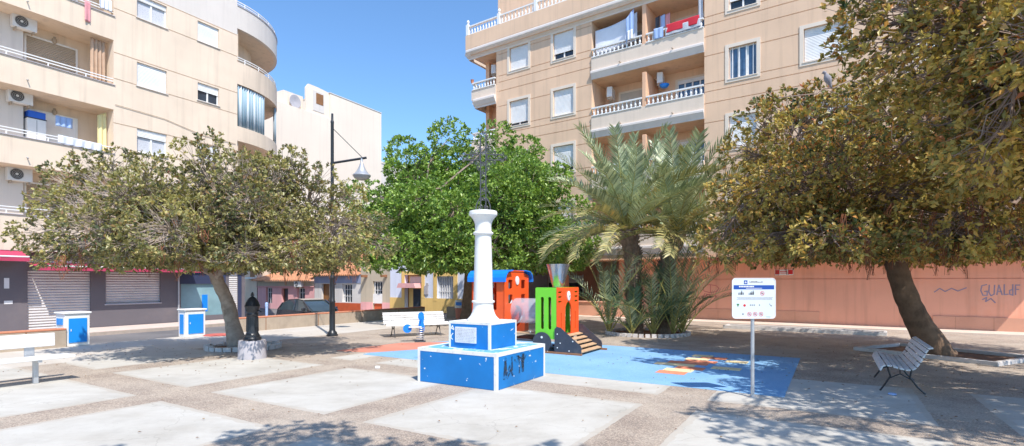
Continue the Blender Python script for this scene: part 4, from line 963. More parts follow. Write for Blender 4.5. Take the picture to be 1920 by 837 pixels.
for k in range(1, 5):
    zp = 4.22+SZ*(k-1); z2 = 3.54+SZ*(k-1); z1 = 3.13+SZ*(k-1)
    for (a, b_) in (bal, (.55, 4.99)):
        pz = z2-.001
        MB().bbox(a+.002, b_-.002, -.06, -.001, pz, zp, .006).build('balcony_parapet', 'Rpale', RB)
        cornice(a, b_, z1, z2, .14, -.01)
        xm = (a+b_)/2
        balustrade(a+.03, xm-.11, zp+.001, zp+.45); balustrade(xm+.11, b_-.03, zp+.001, zp+.45)
        MB().bbox(xm-.10, xm+.10, -.05, 1.58, zp-.01, zp+1.65 if k < 4 else 15.09, .02).build('balcony_divider', 'Rrec', RB)
        for side__ in (0, 1):
            xa, xb = ((a+.9, xm-.5) if side__ == 0 else (xm+1.1, b_-.25))
            dd = window(RB, xa, xb, zp-.02, zp+1.42, -.03, (.98 if side__ == 0 else .12), 3, 'blueglass' if side__ else 'glass', 'shutter2' if side__ == 0 else 'sl_white', sill=False, y=1.6)
            fr = MB(); fr.box(xa-.12, xa-.001, 1.56, 1.599, zp-.02, zp+1.54); fr.box(xb+.001, xb+.12, 1.56, 1.599, zp-.02, zp+1.54); fr.box(xa-.0009, xb+.0009, 1.561, 1.599, zp+1.421, zp+1.54); fr.build('surround', 'Rtrim', dd)
        st_ = MB()
        for x in (a+1.6, b_-1.4): st_.tube([(x, -.05, z2+.10), (x, -.22, z2+.06)], .03, 6)
        st_.build('drain_spouts', 'conc', RB, True)
    # end balcony left of the corner
    if k >= 2:
        MB().box(XB+.1, XW-.001, 0.0, 1.6, z2-.01, z2+.10).build('end_balcony_slab', 'Rwall', RB)
        MB().bbox(XB, XW-.002, -.05, .10, z2+.101, zp, .006).build('end_balcony_parapet', 'Rpale', RB); MB().bbox(XB, XB+.14, .101, 1.6, z2+.101, zp, .006).build('end_balcony_parapet', 'Rpale', RB)
        cornice(XB+.25, XW-.002, z1, z2-.001+.1, .22, 0.0, 1.6); balustrade(XB+.07, XW-.05, zp+.001, zp+.45, side_=1.5)
MB().box(XB+.35, XB+.6, .9, 1.6, 3.0, 15.1).build('end_pillar', 'Rrec', RB); MB().box(XB+.6, XW-.001, 1.2, 1.6, 3.0, 15.1).build('end_wall', 'Rrec', RB)
# terrace level and set back storey
MB().box(XB+.05, -6.66, -.25, 13, 15.25, 15.6).build('terrace_slab', 'Rwall', RB)
MB().bbox(XB-.25, -6.67, -.30, -.10, 15.601, 16.45, .01).build('terrace_parapet', 'Rwall', RB); MB().bbox(XB-.25, XB-.05, -.099, 13, 15.601, 16.45, .01).build('terrace_parapet', 'Rwall', RB)
cornice(XB-.22, -6.66, 15.08, 15.60, .32, -.0, 4.0)
MB().box(-6.66, XE, .0, 13, 15.1, 21).build('upper_storey_wall', 'Rwall', RB)
MB().box(-19.3, -6.661, 1.4, 13, 15.601, 21).build('setback_storey', 'Rwall', RB)
for (a, b_) in ((XB-.12, -18.0), (-17.9, -15.6), (-15.5, -12.6), (-12.5, -9.6), (-9.5, -6.8)): balustrade(a, b_, 16.455, 16.99, y=-.20, post=(a < -19 or -16 < a < -15))
# ground floor: local y=1.1
gw = thing('x', '', ''); bpy.data.objects.remove(gw)
facade('ground_floor_wall', 'orange', RB, -10.1, 24, 0.05, 3.049 if False else 2.899, (), (1.93, )).location = (0, 1.1, 0)
MB().bbox(-10.1, -2.29, 1.075, 1.0995, .05, .56, .004).build('dado', 'dado', RB)
MB().bbox(1.4, 24, 1.05, 1.0995, .05, .53, .004).build('dado', 'dado', RB)
dj = MB(); x = -9.5
while x < 24:
    if x < -2.5 or x > 1.6: dj.box(x, x+.012, 1.046 if x > 0 else 1.0715, 1.06 if x > 0 else 1.08, .06, .525)
    x += 1.05
dj.build('dado_joints', 'score', RB)
MB().box(-2.29, -.6, 1.072, 1.0995, .05, .075).build('dado_base', 'dado', RB)
# arcade left of the wall: dark recess, pillars, back wall
MB().box(-19.8, -10.11, 4.6, 4.8, 0, 2.9).build('arcade_back_wall', 'dado', RB)
MB().box(-10.3, -10.1, 1.12, 4.6, 0, 2.9).build('arcade_side_wall', 'orange', RB)
for x in (-11.0, -14.6, -18.2): MB().bbox(x-.22, x+.22, 1.0, 1.44, 0, 2.899, .01).build('arcade_pillar', 'dado', RB)
MB().box(-19.8, XW-.001, .0, 4.8, 2.9, 3.05).build('arcade_slab', 'Rwall', RB)
for (a, b_) in ((-14.0, -11.6), (-17.6, -15.2)):
    d_ = MB().box(a, b_, 4.56, 4.599, .9, 2.2).build('shop_window', 'glass', RB); MB().box(a, b_, 4.54, 4.5595, 1.75, 2.2).build('shop_sign', 'acw', d_)
    fr = MB(); fr.box(a-.06, a-.001, 4.53, 4.598, .85, 2.25); fr.box(b_+.001, b_+.06, 4.53, 4.598, .85, 2.25); fr.box((a+b_)/2-.03, (a+b_)/2+.03, 4.53, 4.5395, .9, 1.75); fr.build('frame', 'white', d_)
# graffiti on the terracotta wall
def wallx(px): # x along wall plane for a picture column
    k = (px-960)/985; A = nR*25.27; return -(A.x-k*A.y)/(xR.x-k*xR.y)
def wz(px, py):
    x = wallx(px); Yd = (nR*25.27+xR*x).y; return 1.8-(py-529)/985*Yd
def graff(strokes, w_, mat, yb=1.0985):
    g = MB()
    for i, s in enumerate(strokes): g.ribbon([(wallx(a), wz(a, b_)) for a, b_ in s], w_, yb-i*.0011)
    return g.build('graffiti', mat, RB)
graff([[(1324, 535), (1318, 540), (1320, 546), (1331, 549), (1343, 547), (1348, 541), (1343, 536), (1331, 534), (1324, 535)], [(1332, 534), (1332, 549)], [(1322, 550), (1319, 556), (1330, 552), (1332, 558), (1338, 552), (1343, 558), (1341, 550)], [(1325, 552), (1341, 554)]], .032, 'grafp')
graff([[(1850, 534), (1841, 536), (1839, 545), (1843, 554), (1851, 554), (1851, 546), (1846, 547)], [(1855, 535), (1854, 548), (1858, 555), (1864, 552), (1865, 535)], [(1869, 553), (1873, 535), (1879, 553)], [(1871, 547), (1878, 547)], [(1883, 534), (1883, 553), (1890, 552)], [(1899, 534), (1899, 554), (1893, 552), (1893, 545), (1899, 543)], [(1904, 553), (1904, 535), (1912, 535)], [(1904, 543), (1910, 543)]], .036, 'graf')
graff([[(1752, 548), (1762, 541), (1772, 547), (1784, 541), (1796, 546), (1812, 540)], [(1842, 562), (1850, 558), (1848, 566), (1858, 560), (1866, 568)]], .035, 'graf', 1.095)
sgn = thing('wall_sign', 'small white and red lettered notice on the terracotta wall', 'sign', rpt(wallx(1470), 1.098, 0), AR)
z_ = wz(1470, 511); MB().bbox(-.36, .36, -.03, 0, z_-.12, z_+.12, .008).build('board', 'white', sgn)
g = MB(); g.box(-.345, -.17, -.034, -.0305, z_-.085, z_+.105); g.box(.16, .345, -.034, -.0305, z_-.085, z_+.105)
x = -.14
while x < .12: g.box(x, x+.03, -.034, -.0305, z_+.0, z_+.06); x += .045
x = -.13
while x < .1: g.box(x, x+.02, -.034, -.0305, z_-.06, z_-.03); x += .035
g.build('red_lettering', 'red', sgn)
# air conditioners and washing on the right building
ac_unit(rpt(-10.75+-.55, 1.55, 8.45+2.75), AR+R(-78), 'air conditioner left of the divider on the lower right-hand balcony', d=.28).location = rpt(-11.55, 1.1, 8.9+2.42)
ac_unit(rpt(-8.9, 1.1, 11.45), AR+R(-78), 'air conditioner right of the divider with a blue bowl beneath it')
ac_unit(rpt(-19.1, 1.0, 14.2), AR+R(-60), 'air conditioner in the topmost end balcony at the building corner')
o = MB().lathe([(.0, 0), (.14, .01), (.22, .10), (.235, .16), (.21, .16), (.13, .03)], 20).build('bowl', 'pblue', None, True); o.location = rpt(-8.75, .75, 11.17); tag(o, 'bright blue bowl hanging under the right balcony air conditioner', 'bowl')
cloth('laundry', 'large pale lilac sheet hung across the upper right balcony', 'laundry', [(-12.15, .18, 14.63), (-9.9, .18, 14.95)], 'clothw', lambda u: 1.25+.1*u, OR, AR, .02, 2, 11, sag=.1)
cloth('laundry', 'white and blue towel over the upper balustrade left of the divider', 'laundry', [(-10.35, -.13, 14.6), (-9.95, -.13, 15.0)], 'clothb', 1.2, OR, AR, .03, 2, 12)
cloth('laundry', 'small white vest over the upper balustrade beside the towel', 'laundry', [(-10.28, -.19, 13.95), (-9.98, -.19, 14.0)], 'clothw', .45, OR, AR, .03, 2, 13)
cloth('laundry', 'red and cream banner towel over the right end of the upper balustrade', 'laundry', [(-8.35, -.13, 13.75), (-6.85, -.13, 13.78)], 'clothr', .38, OR, AR, .012, 2, 14)
cloth('laundry', 'cream border cloth below the red towel on the upper balustrade', 'laundry', [(-8.4, -.125, 13.60), (-6.8, -.125, 13.62)], 'curtain', .36, OR, AR, .012, 3, 15)
cloth('laundry', 'grey patterned cloth on the upper balustrade right of the divider', 'laundry', [(-8.95, -.13, 13.72), (-8.5, -.13, 13.72)], 'clothb', .5, OR, AR, .02, 2, 16)
for i, (x, mt_, l_) in enumerate(((-9.1, 'pblack', 'dark shirt on the airer behind the upper balustrade'), (-8.85, 'clothb', 'blue shirt on the airer behind the upper balustrade'), (-8.6, 'clothp', 'pink shirt on the airer behind the upper balustrade'))):
    cloth('laundry', l_, 'laundry', [(x, .5, 14.55), (x+.22, .5, 14.6)], mt_, .6, OR, AR, .02, 1, 20+i)
cloth('parasol_cloth', 'folded grey parasol at the right end of the upper balcony', 'parasol', [(-6.95, .1, 15.0), (-6.75, .1, 14.7)], 'curtain', 1.2, OR, AR, .02, 1, 30)
o = MB().lathe([(.07, 0), (.10, .18), (.11, .2), (.09, .2), (.02, .19)], 12); o = o.build('flower_pot', 'brickcap', None, True); o.location = rpt(XB+.05, -.02, 13.66); tag(o, 'small flower pot on the end balcony rail at the corner', 'plant pot')

# ---------------------------------------------------------------- white gable block behind
GB = thing('gabled_building', 'tall blank white party wall behind the street lamp', 'building', W(715, 529, 58)-Vector((0, 0, 2.17)), AL); GB.scale = (1.208,)*3
poly = [(0, -.3), (0, 17.2), (-6.9, 17.25), (-8.15, 16.9), (-8.15, 15.3), (-14, 15.0), (-14, -.3)]
MB().prism([(0, -.3), (0, 17.2), (-5.9, 17.2), (-5.9, -.3)], 0, 9).build('wall', 'B', GB)
facade('wall', 'B', GB, -14, -5.9, -.3, 15.1, ()); MB().box(-14, -5.901, .01, 9, -.3, 15.09).build('wall', 'B', GB)
MB().prism([(-5.901, 15.101), (-5.901, 17.25), (-7.0, 17.35), (-7.9, 17.35), (-8.15, 17.0), (-8.15, 15.101)], .15, .30).build('stair_wall', 'B', GB)
MB().box(-9.9, -8.16, .5, 3, 15.1, 16.3).build('roof_box', 'B', GB)
MB().box(-7.5, -6.4, .12, .149, 15.4, 17.0).build('shaded_opening', 'Lpale', GB); MB().box(-7.2, -6.5, .10, .119, 16.0, 16.85).build('wooden_shutter', 'wooddoor', GB)
MB().box(-5.95, .03, -.04, 9, 17.201, 17.26).build('coping', 'Lpale', GB)
d_ = MB(); d_.v = []; L_ = MB().lathe([(0, 0), (.45, .03), (.52, .10), (.5, .12), (0, .05)], 24); L_.v = [(x-9.0, .42-z, y+15.65) for x, y, z in L_.v]
o = L_.build('satellite_dish', 'conc2', None, True); o.location = GB.location; o.rotation_euler = GB.rotation_euler; o.scale = GB.scale; tag(o, 'round grey dish on the roof box of the white gable', 'satellite dish')
LB2 = thing('flat_roofed_building', 'low pale block with a roof aerial right of the white gable', 'building', W(716, 529, 60)-Vector((0, 0, 2.17)), AL); LB2.scale = (1.2,)*3
MB().box(.3, 9, .4, 9, -.3, 13.2).build('wall', 'Lpale', LB2); MB().bbox(.25, 9, .35, .55, 13.201, 13.4, .01).build('parapet', 'Lpale', LB2)
a_ = MB(); 
for x in (1.6, 5.2): a_.tube([(x, 1, 13.2), (x, 1, 15.2)], .03, 5); a_.tube([(x-.6, 1, 15.0), (x+.6, 1, 15.1)], .02, 4); a_.tube([(x-.4, 1, 14.7), (x+.4, 1, 14.75)], .02, 4)
a_.build('roof_aerial', 'galv', LB2)

# ---------------------------------------------------------------- row of low houses
AH = math.atan2(-.522, .853); HO = Vector((-3.94, 32.32, 0)); xH = Vector((.853, -.522, 0)); nH = Vector((.522, .853, 0))
def house(label, x0, x1, ztop, mat, ops, name='terraced_house', base=None, basez=.55):
    o = thing(name, label, 'house', HO+xH*x0, AH, 'low terraced houses across the street'); L = x1-x0
    facade('wall', mat, o, 0, L, -.3, ztop, [(a, b_, c, d, e) for a, b_, c, d, e in ops]); MB().box(0.001, L-.001, .45, 4.4, -.3, ztop-.02).build('rear_wall', mat, o)
    MB().box(.0, L, .0, .449, ztop-.05, ztop-.001).build('wall_head', mat, o)
    if base:
        cuts = sorted([(a, b_) for a, b_, c, d, e in ops if c < basez-.05]); x = 0; bb = MB()
        for a, b_ in cuts+[(L, L)]:
            if a-x > .05: bb.box(x+.0, a, -.03, -.001, -.3, basez)
            x = b_
        bb.build('base_band', base, o)
    return o, L
def hwin(o, a, b_, c, d, dep=.2, bars=5, pane='glass', door=False, mat=None):
    w_ = MB().box(a, b_, dep-.02, dep, c, d).build('door' if door else 'window', mat or pane, o)
    if bars:
        g = MB()
        for k in range(bars): x = a+(b_-a)*(k+.5)/bars; g.box(x-.02, x+.02, dep-.08, dep-.05, c, d)
        for z in (c+(d-c)*.33, c+(d-c)*.7): g.box(a, b_, dep-.082, dep-.048, z-.015, z+.015)
        g.build('grille', 'acw', w_)
    fr = MB(); fr.box(a, a+.06, dep-.05, dep-.0205, c, d); fr.box(b_-.06, b_, dep-.05, dep-.0205, c, d); fr.box(a+.06, b_-.06, dep-.05, dep-.0205, d-.06, d); fr.build('frame', 'acw' if not door else 'wooddoor', w_); return w_
# yellow and white: x = -t : from -4.9 (px 735) to 3.5 ; gives door 775-790, window 815-832
o, L = house('white and ochre house with grilled window and canopied door', -4.86, 4.6, 3.4, 'bluewhite', [(1.3, 2.75, -.2, 2.25, .35), (4.0, 5.3, .75, 2.15, .25), (7.2, 8.2, -.2, 2.1, .25)], base='yellow', basez=.78)
s = MB(); s.box(1.05, 1.299, -.04, -.001, .781, 2.5); s.box(2.751, 3.0, -.04, -.001, .781, 2.5); s.box(1.3, 2.75, -.039, -.001, 2.251, 2.5); s.box(3.72, 3.999, -.041, -.001, .60, 2.42); s.box(5.301, 5.6, -.041, -.001, .60, 2.42); s.box(4.0, 5.3, -.039, -.001, 2.151, 2.42); s.build('yellow_surrounds', 'yellow', o)
hwin(o, 1.3, 2.75, -.2, 2.25, .35, 0, door=True, mat='yellow'); MB().box(1.75, 2.35, .30, .3285, .0, 1.35).build('door_glass', 'glass', o); MB().box(1.5, 2.6, .28, .3285, 1.65, 2.15).build('fanlight', 'grayshutter', o)
MB().prism([(1.1, 1.42), (2.7, 1.42), (2.55, 1.72), (1.25, 1.72)], -.55, .3).build('door_canopy', 'pink', o)
hwin(o, 4.0, 5.3, .75, 2.15, .25, 7, 'curtain'); hwin(o, 7.2, 8.2, -.2, 2.1, .25, 0, door=True, mat='wooddoor')
MB().bbox(3.0, 3.3, -.08, -.001, 1.0, 1.55, .01).build('meter_box', 'conc2', o); MB().bbox(3.15, 3.32, -.08, -.001, 1.56, 1.75, .01).build('meter_box', 'conc2', o)
# greige house px 680-735: x -7.5 .. -4.87
o, L = house('greige house with white shutter board and two beam ends', -7.62, -4.87, 3.3, 'greige', [(1.15, 2.05, -.2, 1.85, .2)], base='pink', basez=.42)
hwin(o, 1.15, 2.05, -.2, 1.85, .2, 4, 'glass'); MB().box(1.15, 2.05, .02, .12, .35, 1.0).build('white_board', 'white', o); MB().box(1.2, 2.0, .10, .119, -.3, .349).build('lower_door', 'brick', o)
for x in (.55, 2.4): MB().bbox(x-.1, x+.1, -.45, .0, 2.12, 2.28, .01).build('beam_end', 'woodd', o)
# grey house px 590-676: x -12.5..-7.63
o, L = house('pale grey house with red tiled base and blue grey fascia', -12.5, -7.63, 2.22, 'greyh', [(.78, 1.65, -.2, 1.66, .22), (3.0, 4.0, .38, 1.65, .22)], base='brick', basez=.32)
hwin(o, .78, 1.65, -.2, 1.66, .22, 0, door=True, mat='wooddoor'); hwin(o, 3.0, 4.0, .38, 1.65, .22, 4)
MB().box(.0, L, -.035, -.001, 1.72, 2.219).build('fascia', 'bluegrey', o)
rf = MB(); rf.add([(-.15, -.35, 2.24), (L+.0, -.35, 2.24), (L+.0, 4.5, 3.9), (-.15, 4.5, 3.9), (-.15, -.35, 2.32), (L, -.35, 2.32), (L, 4.5, 3.98), (-.15, 4.5, 3.98)], [(0, 3, 2, 1), (4, 5, 6, 7), (0, 1, 5, 4), (0, 4, 7, 3), (1, 2, 6, 5), (2, 3, 7, 6)]); rf.build('roof', 'rooft', o)
# pink house px 485-587: x -19.4..-12.51
o, L = house('pink house with clay roof and small air conditioner', -19.5, -12.51, 1.86, 'pink', [(1.1, 1.9, .1, 1.35, .22), (3.1, 3.9, -.2, 1.3, .25), (5.0, 5.9, .1, 1.35, .22)])
hwin(o, 1.1, 1.9, .1, 1.35, .22, 3); hwin(o, 3.1, 3.9, -.2, 1.3, .25, 0, door=True, mat='pblack'); hwin(o, 5.0, 5.9, .1, 1.35, .22, 3)
MB().box(0, L, -.02, -.001, 1.48, 1.859).build('eaves_band', 'greige', o); MB().bbox(-.1, L, -.12, -.021, 1.42, 1.479, .01).build('string_course', 'pink', o)
rf = MB(); rf.add([(-.3, -.4, 1.87), (L-.02, -.4, 1.87), (L-.02, 5, 4.1), (3.2, 5, 4.1), (-.3, -.4, 1.96), (L-.02, -.4, 1.96), (L-.02, 5, 4.19), (3.2, 5, 4.19)], [(0, 3, 2, 1), (4, 5, 6, 7), (0, 1, 5, 4), (0, 4, 7, 3), (1, 2, 6, 5), (2, 3, 7, 6)]); rf.build('roof', 'rooft', o)
ac_unit(HO+xH*(-14.1)+Vector((0, -.02, 1.42)), AH, 'small air conditioner on the pink house under its eaves', .8, .45, .28)
# peach house behind at the left
o = thing('terraced_house', 'peach house edge between the dark shops and the pink house', 'house', HO+xH*(-24.2), AH, 'low terraced houses across the street')
MB().box(0, 4.6, 0, 4, -.3, 4.2).build('wall', 'Lwall', o); w_ = MB().box(3.7, 4.3, -.03, -.001, 2.2, 3.1).build('window', 'wooddoor', o)
MB().bbox(3.5, 4.5, -.4, -.031, 2.05, 2.18, .01).build('balcony_slab', 'white', o)
o = thing('white_outbuilding', 'white wall seen over the pink house roof', 'building', HO+xH*(-21)+nH*4.6, AH); MB().box(0, 8, 0, 1, -.3, 4.3).build('wall', 'B', o); MB().bbox(-.05, 8.05, -.05, .2, 4.301, 4.4, .01).build('parapet', 'Lpale', o)

# ---------------------------------------------------------------- parked car
cr_ = thing('parked_car', 'dark grey hatchback parked behind the low wall', 'car', Vector((-9.0, 23.6, -.3)), math.atan2(-.520, .853)-R(4)); cr_.scale = (.9, .9, .93)
# local x forwards, y left
def loft(sections, mat, name, par, smooth=True):
    n = len(sections[0]); vs = [v for s_ in sections for v in s_]; fs = []
    for i in range(len(sections)-1):
        for k in range(n): fs.append((i*n+k, i*n+(k+1) % n, (i+1)*n+(k+1) % n, (i+1)*n+k))
    fs += [tuple(range(n))[::-1], tuple(range((len(sections)-1)*n, len(sections)*n))]
    return MB().add(vs, fs).build(name, mat, par, smooth, ang=50)
def csec(x, zb, zt_, wb, wt): return [(x, -wb, zb), (x, -wb*1.02, (zb+zt_)/2), (x, -wt, zt_), (x, 0, zt_+.03), (x, wt, zt_), (x, wb*1.02, (zb+zt_)/2), (x, wb, zb), (x, 0, zb-.02)]
loft([csec(-1.95, .35, .70, .66, .60), csec(-1.85, .22, .88, .80, .74), csec(-1.2, .2, .92, .84, .78), (csec(0, .2, .90, .85, .80)), csec(.9, .2, .88, .84, .78), csec(1.5, .22, .80, .80, .72), csec(1.9, .3, .66, .70, .6)], 'carp', 'body', cr_)
gs = [(-1.85, .90, .62, .66), (-1.55, 1.22, .60, .70), (-1.0, 1.38, .60, .72), (-.3, 1.42, .60, .74), (.25, 1.36, .58, .74), (1.05, .90, .60, .76)]
loft([[(x, -wb, .88), (x, -wt, max(z, .9)), (x, wt, max(z, .9)), (x, wb, .88)] for x, z, wt, wb in gs], 'carg', 'windows', cr_)
rf = [(-1.58, 1.235), (-1.0, 1.395), (-.3, 1.435), (.22, 1.385)]
MB().add([(x, s_*.60, z) for x, z in rf for s_ in (-1, 1)] + [(x, s_*.60, z+.02) for x, z in rf for s_ in (-1, 1)], [(2*i, 2*i+1, 2*i+3, 2*i+2) for i in range(3)] + [(8+2*i, 8+2*i+2, 8+2*i+3, 8+2*i+1) for i in range(3)] + [(2*i, 2*i+2, 8+2*i+2, 8+2*i) for i in range(3)] + [(2*i+1, 8+2*i+1, 8+2*i+3, 2*i+3) for i in range(3)] + [(0, 8, 9, 1), (6, 7, 15, 14)]).build('roof', 'carp', cr_)
for s_ in (-1, 1):
    for ps in ([(-1.86, .9), (-1.56, 1.24)], [(-.35, .89), (-.38, 1.42)], [(1.06, .9), (.24, 1.38)]):
        pp = MB(); pp.tube([(ps[0][0], s_*.765 if ps[0][0] > -1.5 else s_*.70, ps[0][1]), (ps[1][0], s_*.61, ps[1][1])], .035, 6); pp.build('pillar', 'carp', cr_)
    MB().bbox(.62, .75, s_*.90-.09, s_*.90+.09, .92, 1.06, .03).build('mirror', 'carp', cr_)
    for x in (-1.25, 1.2):
        w_ = MB(); L_ = MB().lathe([(.0, -.1), (.22, -.1), (.31, -.09), (.32, 0), (.31, .09), (.22, .1), (0, .1)], 22); w_.add([(x+a, s_*.76+z, .32+b_) for a, b_, z in L_.v], L_.f); wo = w_.build('wheel', 'black', cr_, True)
        L_ = MB().lathe([(0, -.105), (.19, -.105), (.19, .105), (0, .105)], 16); MB().add([(x+a, s_*.76+z, .32+b_) for a, b_, z in L_.v], L_.f).build('rim', 'galv', wo)
    MB().bbox(1.72, 1.86, s_*.55-.14, s_*.55+.14, .60, .72, .03).build('headlight', 'acw', cr_)
bo = thing('street_post', 'small pale blue post on the low wall line in front of the car', 'post', wallpt(6.9, 1.0), 0); MB().lathe([(.05, -.3), (.05, .8), (.06, .81), (.06, .95), (.02, .99)], 12).build('post', 'clothb', bo, True)
hoop = thing('bicycle_hoop', 'dark steel hoop standing before the red tiled base', 'bicycle stand', HO+xH*(-9.6)-nH*.9+Vector((0, 0, -.3)), AH)
MB().tube([(-.35, 0, 0), (-.35, 0, .6)]+[(-.35*math.cos(k*PI/8), 0, .6+.35*math.sin(k*PI/8)) for k in range(1, 8)]+[(.35, 0, .6), (.35, 0, 0)], .035, 8).build('hoop', 'iron', hoop, True)
lb = thing('litter_bin', 'small white and blue bin near the shaded tree trunk', 'litter bin', G(861, 598)); MB().lathe([(.16, 0), (.2, .5), (.2, .52), (.02, .53)], 16).build('body', 'matred', lb, True); MB().lathe([(.215, .53), (.22, .72), (.2, .9), (.02, .92)], 16).build('hood', 'white', lb, True); MB().bbox(-.14, .14, -.235, -.2, .66, .82, .01).build('badge', 'pblue', lb)

# ---------------------------------------------------------------- litter
o = MB().lathe([(.02, .0), (.055, .004), (.06, .02), (.05, .028), (.0, .02)], 12); o = o.build('crushed_cup', 'clothb'); o.location = G(1673, 741)+Vector((0, 0, .002)); tag(o, 'pale blue crushed cup on the paving in front of the right bench', 'litter')
o = MB().bbox(-.05, .05, -.025, .025, 0, .05, .01).build('crumpled_can', 'white'); o.location = G(708, 691); tag(o, 'tiny white scrap on the aggregate strip left of the monument', 'litter')

# ================================================================== foliage
def mesh_np(name, verts, faces, mat, parent=None):
    me = bpy.data.meshes.new(name); nv, nf = len(verts), len(faces); k = faces.shape[1]
    me.vertices.add(nv); me.vertices.foreach_set('co', verts.astype(np.float32).ravel())
    me.loops.add(nf*k); me.loops.foreach_set('vertex_index', faces.astype(np.int32).ravel())
    me.polygons.add(nf); me.polygons.foreach_set('loop_start', np.arange(0, nf*k, k, dtype=np.int32))
    me.update(calc_edges=True); me.validate()
    o = bpy.data.objects.new(name, me); col.objects.link(o); me.materials.append(MT[mat]); 
    if parent: o.parent = parent
    return o
def unit(n, rng): v = rng.normal(size=(n, 3)); return v/np.linalg.norm(v, axis=1)[:, None]
def leaf_cloud(name, centres, outward, K, L, Wd_, mat, parent, rng, spread=.12, up=.35, fold=.25):
    """K leaves around every rosette; each leaf is a folded rhombus"""
    n = len(centres); C_ = np.repeat(centres, K, 0); O_ = np.repeat(outward, K, 0); m_ = n*K
    d = unit(m_, rng)*1.0 + O_*.75 + np.array([0, 0, up]); d /= np.linalg.norm(d, axis=1)[:, None]
    base = C_ + unit(m_, rng)*(rng.random((m_, 1))*spread)
    s = rng.uniform(.5, 1.3, (m_, 1)); le = L*s; wd = Wd_*s
    side_ = np.cross(d, unit(m_, rng)); side_ /= np.linalg.norm(side_, axis=1)[:, None]
    nn = np.cross(side_, d)
    mid = base + d*le*.5
    tip = base + d*le - np.array([0, 0, .12])*le
    v = np.stack([base, mid+side_*wd*.5+nn*wd*fold, tip, mid-side_*wd*.5+nn*wd*fold], 1).reshape(-1, 3)
    i = np.arange(m_)[:, None]*4; f = np.concatenate([i+np.array([[0, 1, 2]]), i+np.array([[0, 2, 3]])], 1).reshape(-1, 3)
    return mesh_np(name, v, f, mat, parent)
def twig_mesh(name, segs, mat, parent):
    """segs: list of (polyline, r0, r1)"""
    mb = MB()
    for pts, r0, r1, n in segs:
        k = len(pts); mb.tube(pts, [r0+(r1-r0)*i/(k-1) for i in range(k)], n, False)
    return mb.build(name, mat, parent, True)
def bend(a, b_, rnd, amt=.12, n=4, lift=.0):
    a, b_ = Vector(a), Vector(b_); L = (b_-a).length; pts = [a]
    for i in range(1, n): f = i/n; pts.append(a.lerp(b_, f)+Vector((rnd.uniform(-1, 1), rnd.uniform(-1, 1), rnd.uniform(-1, 1)))*L*amt*.5+Vector((0, 0, lift*L*math.sin(PI*f))))
    return pts+[b_]
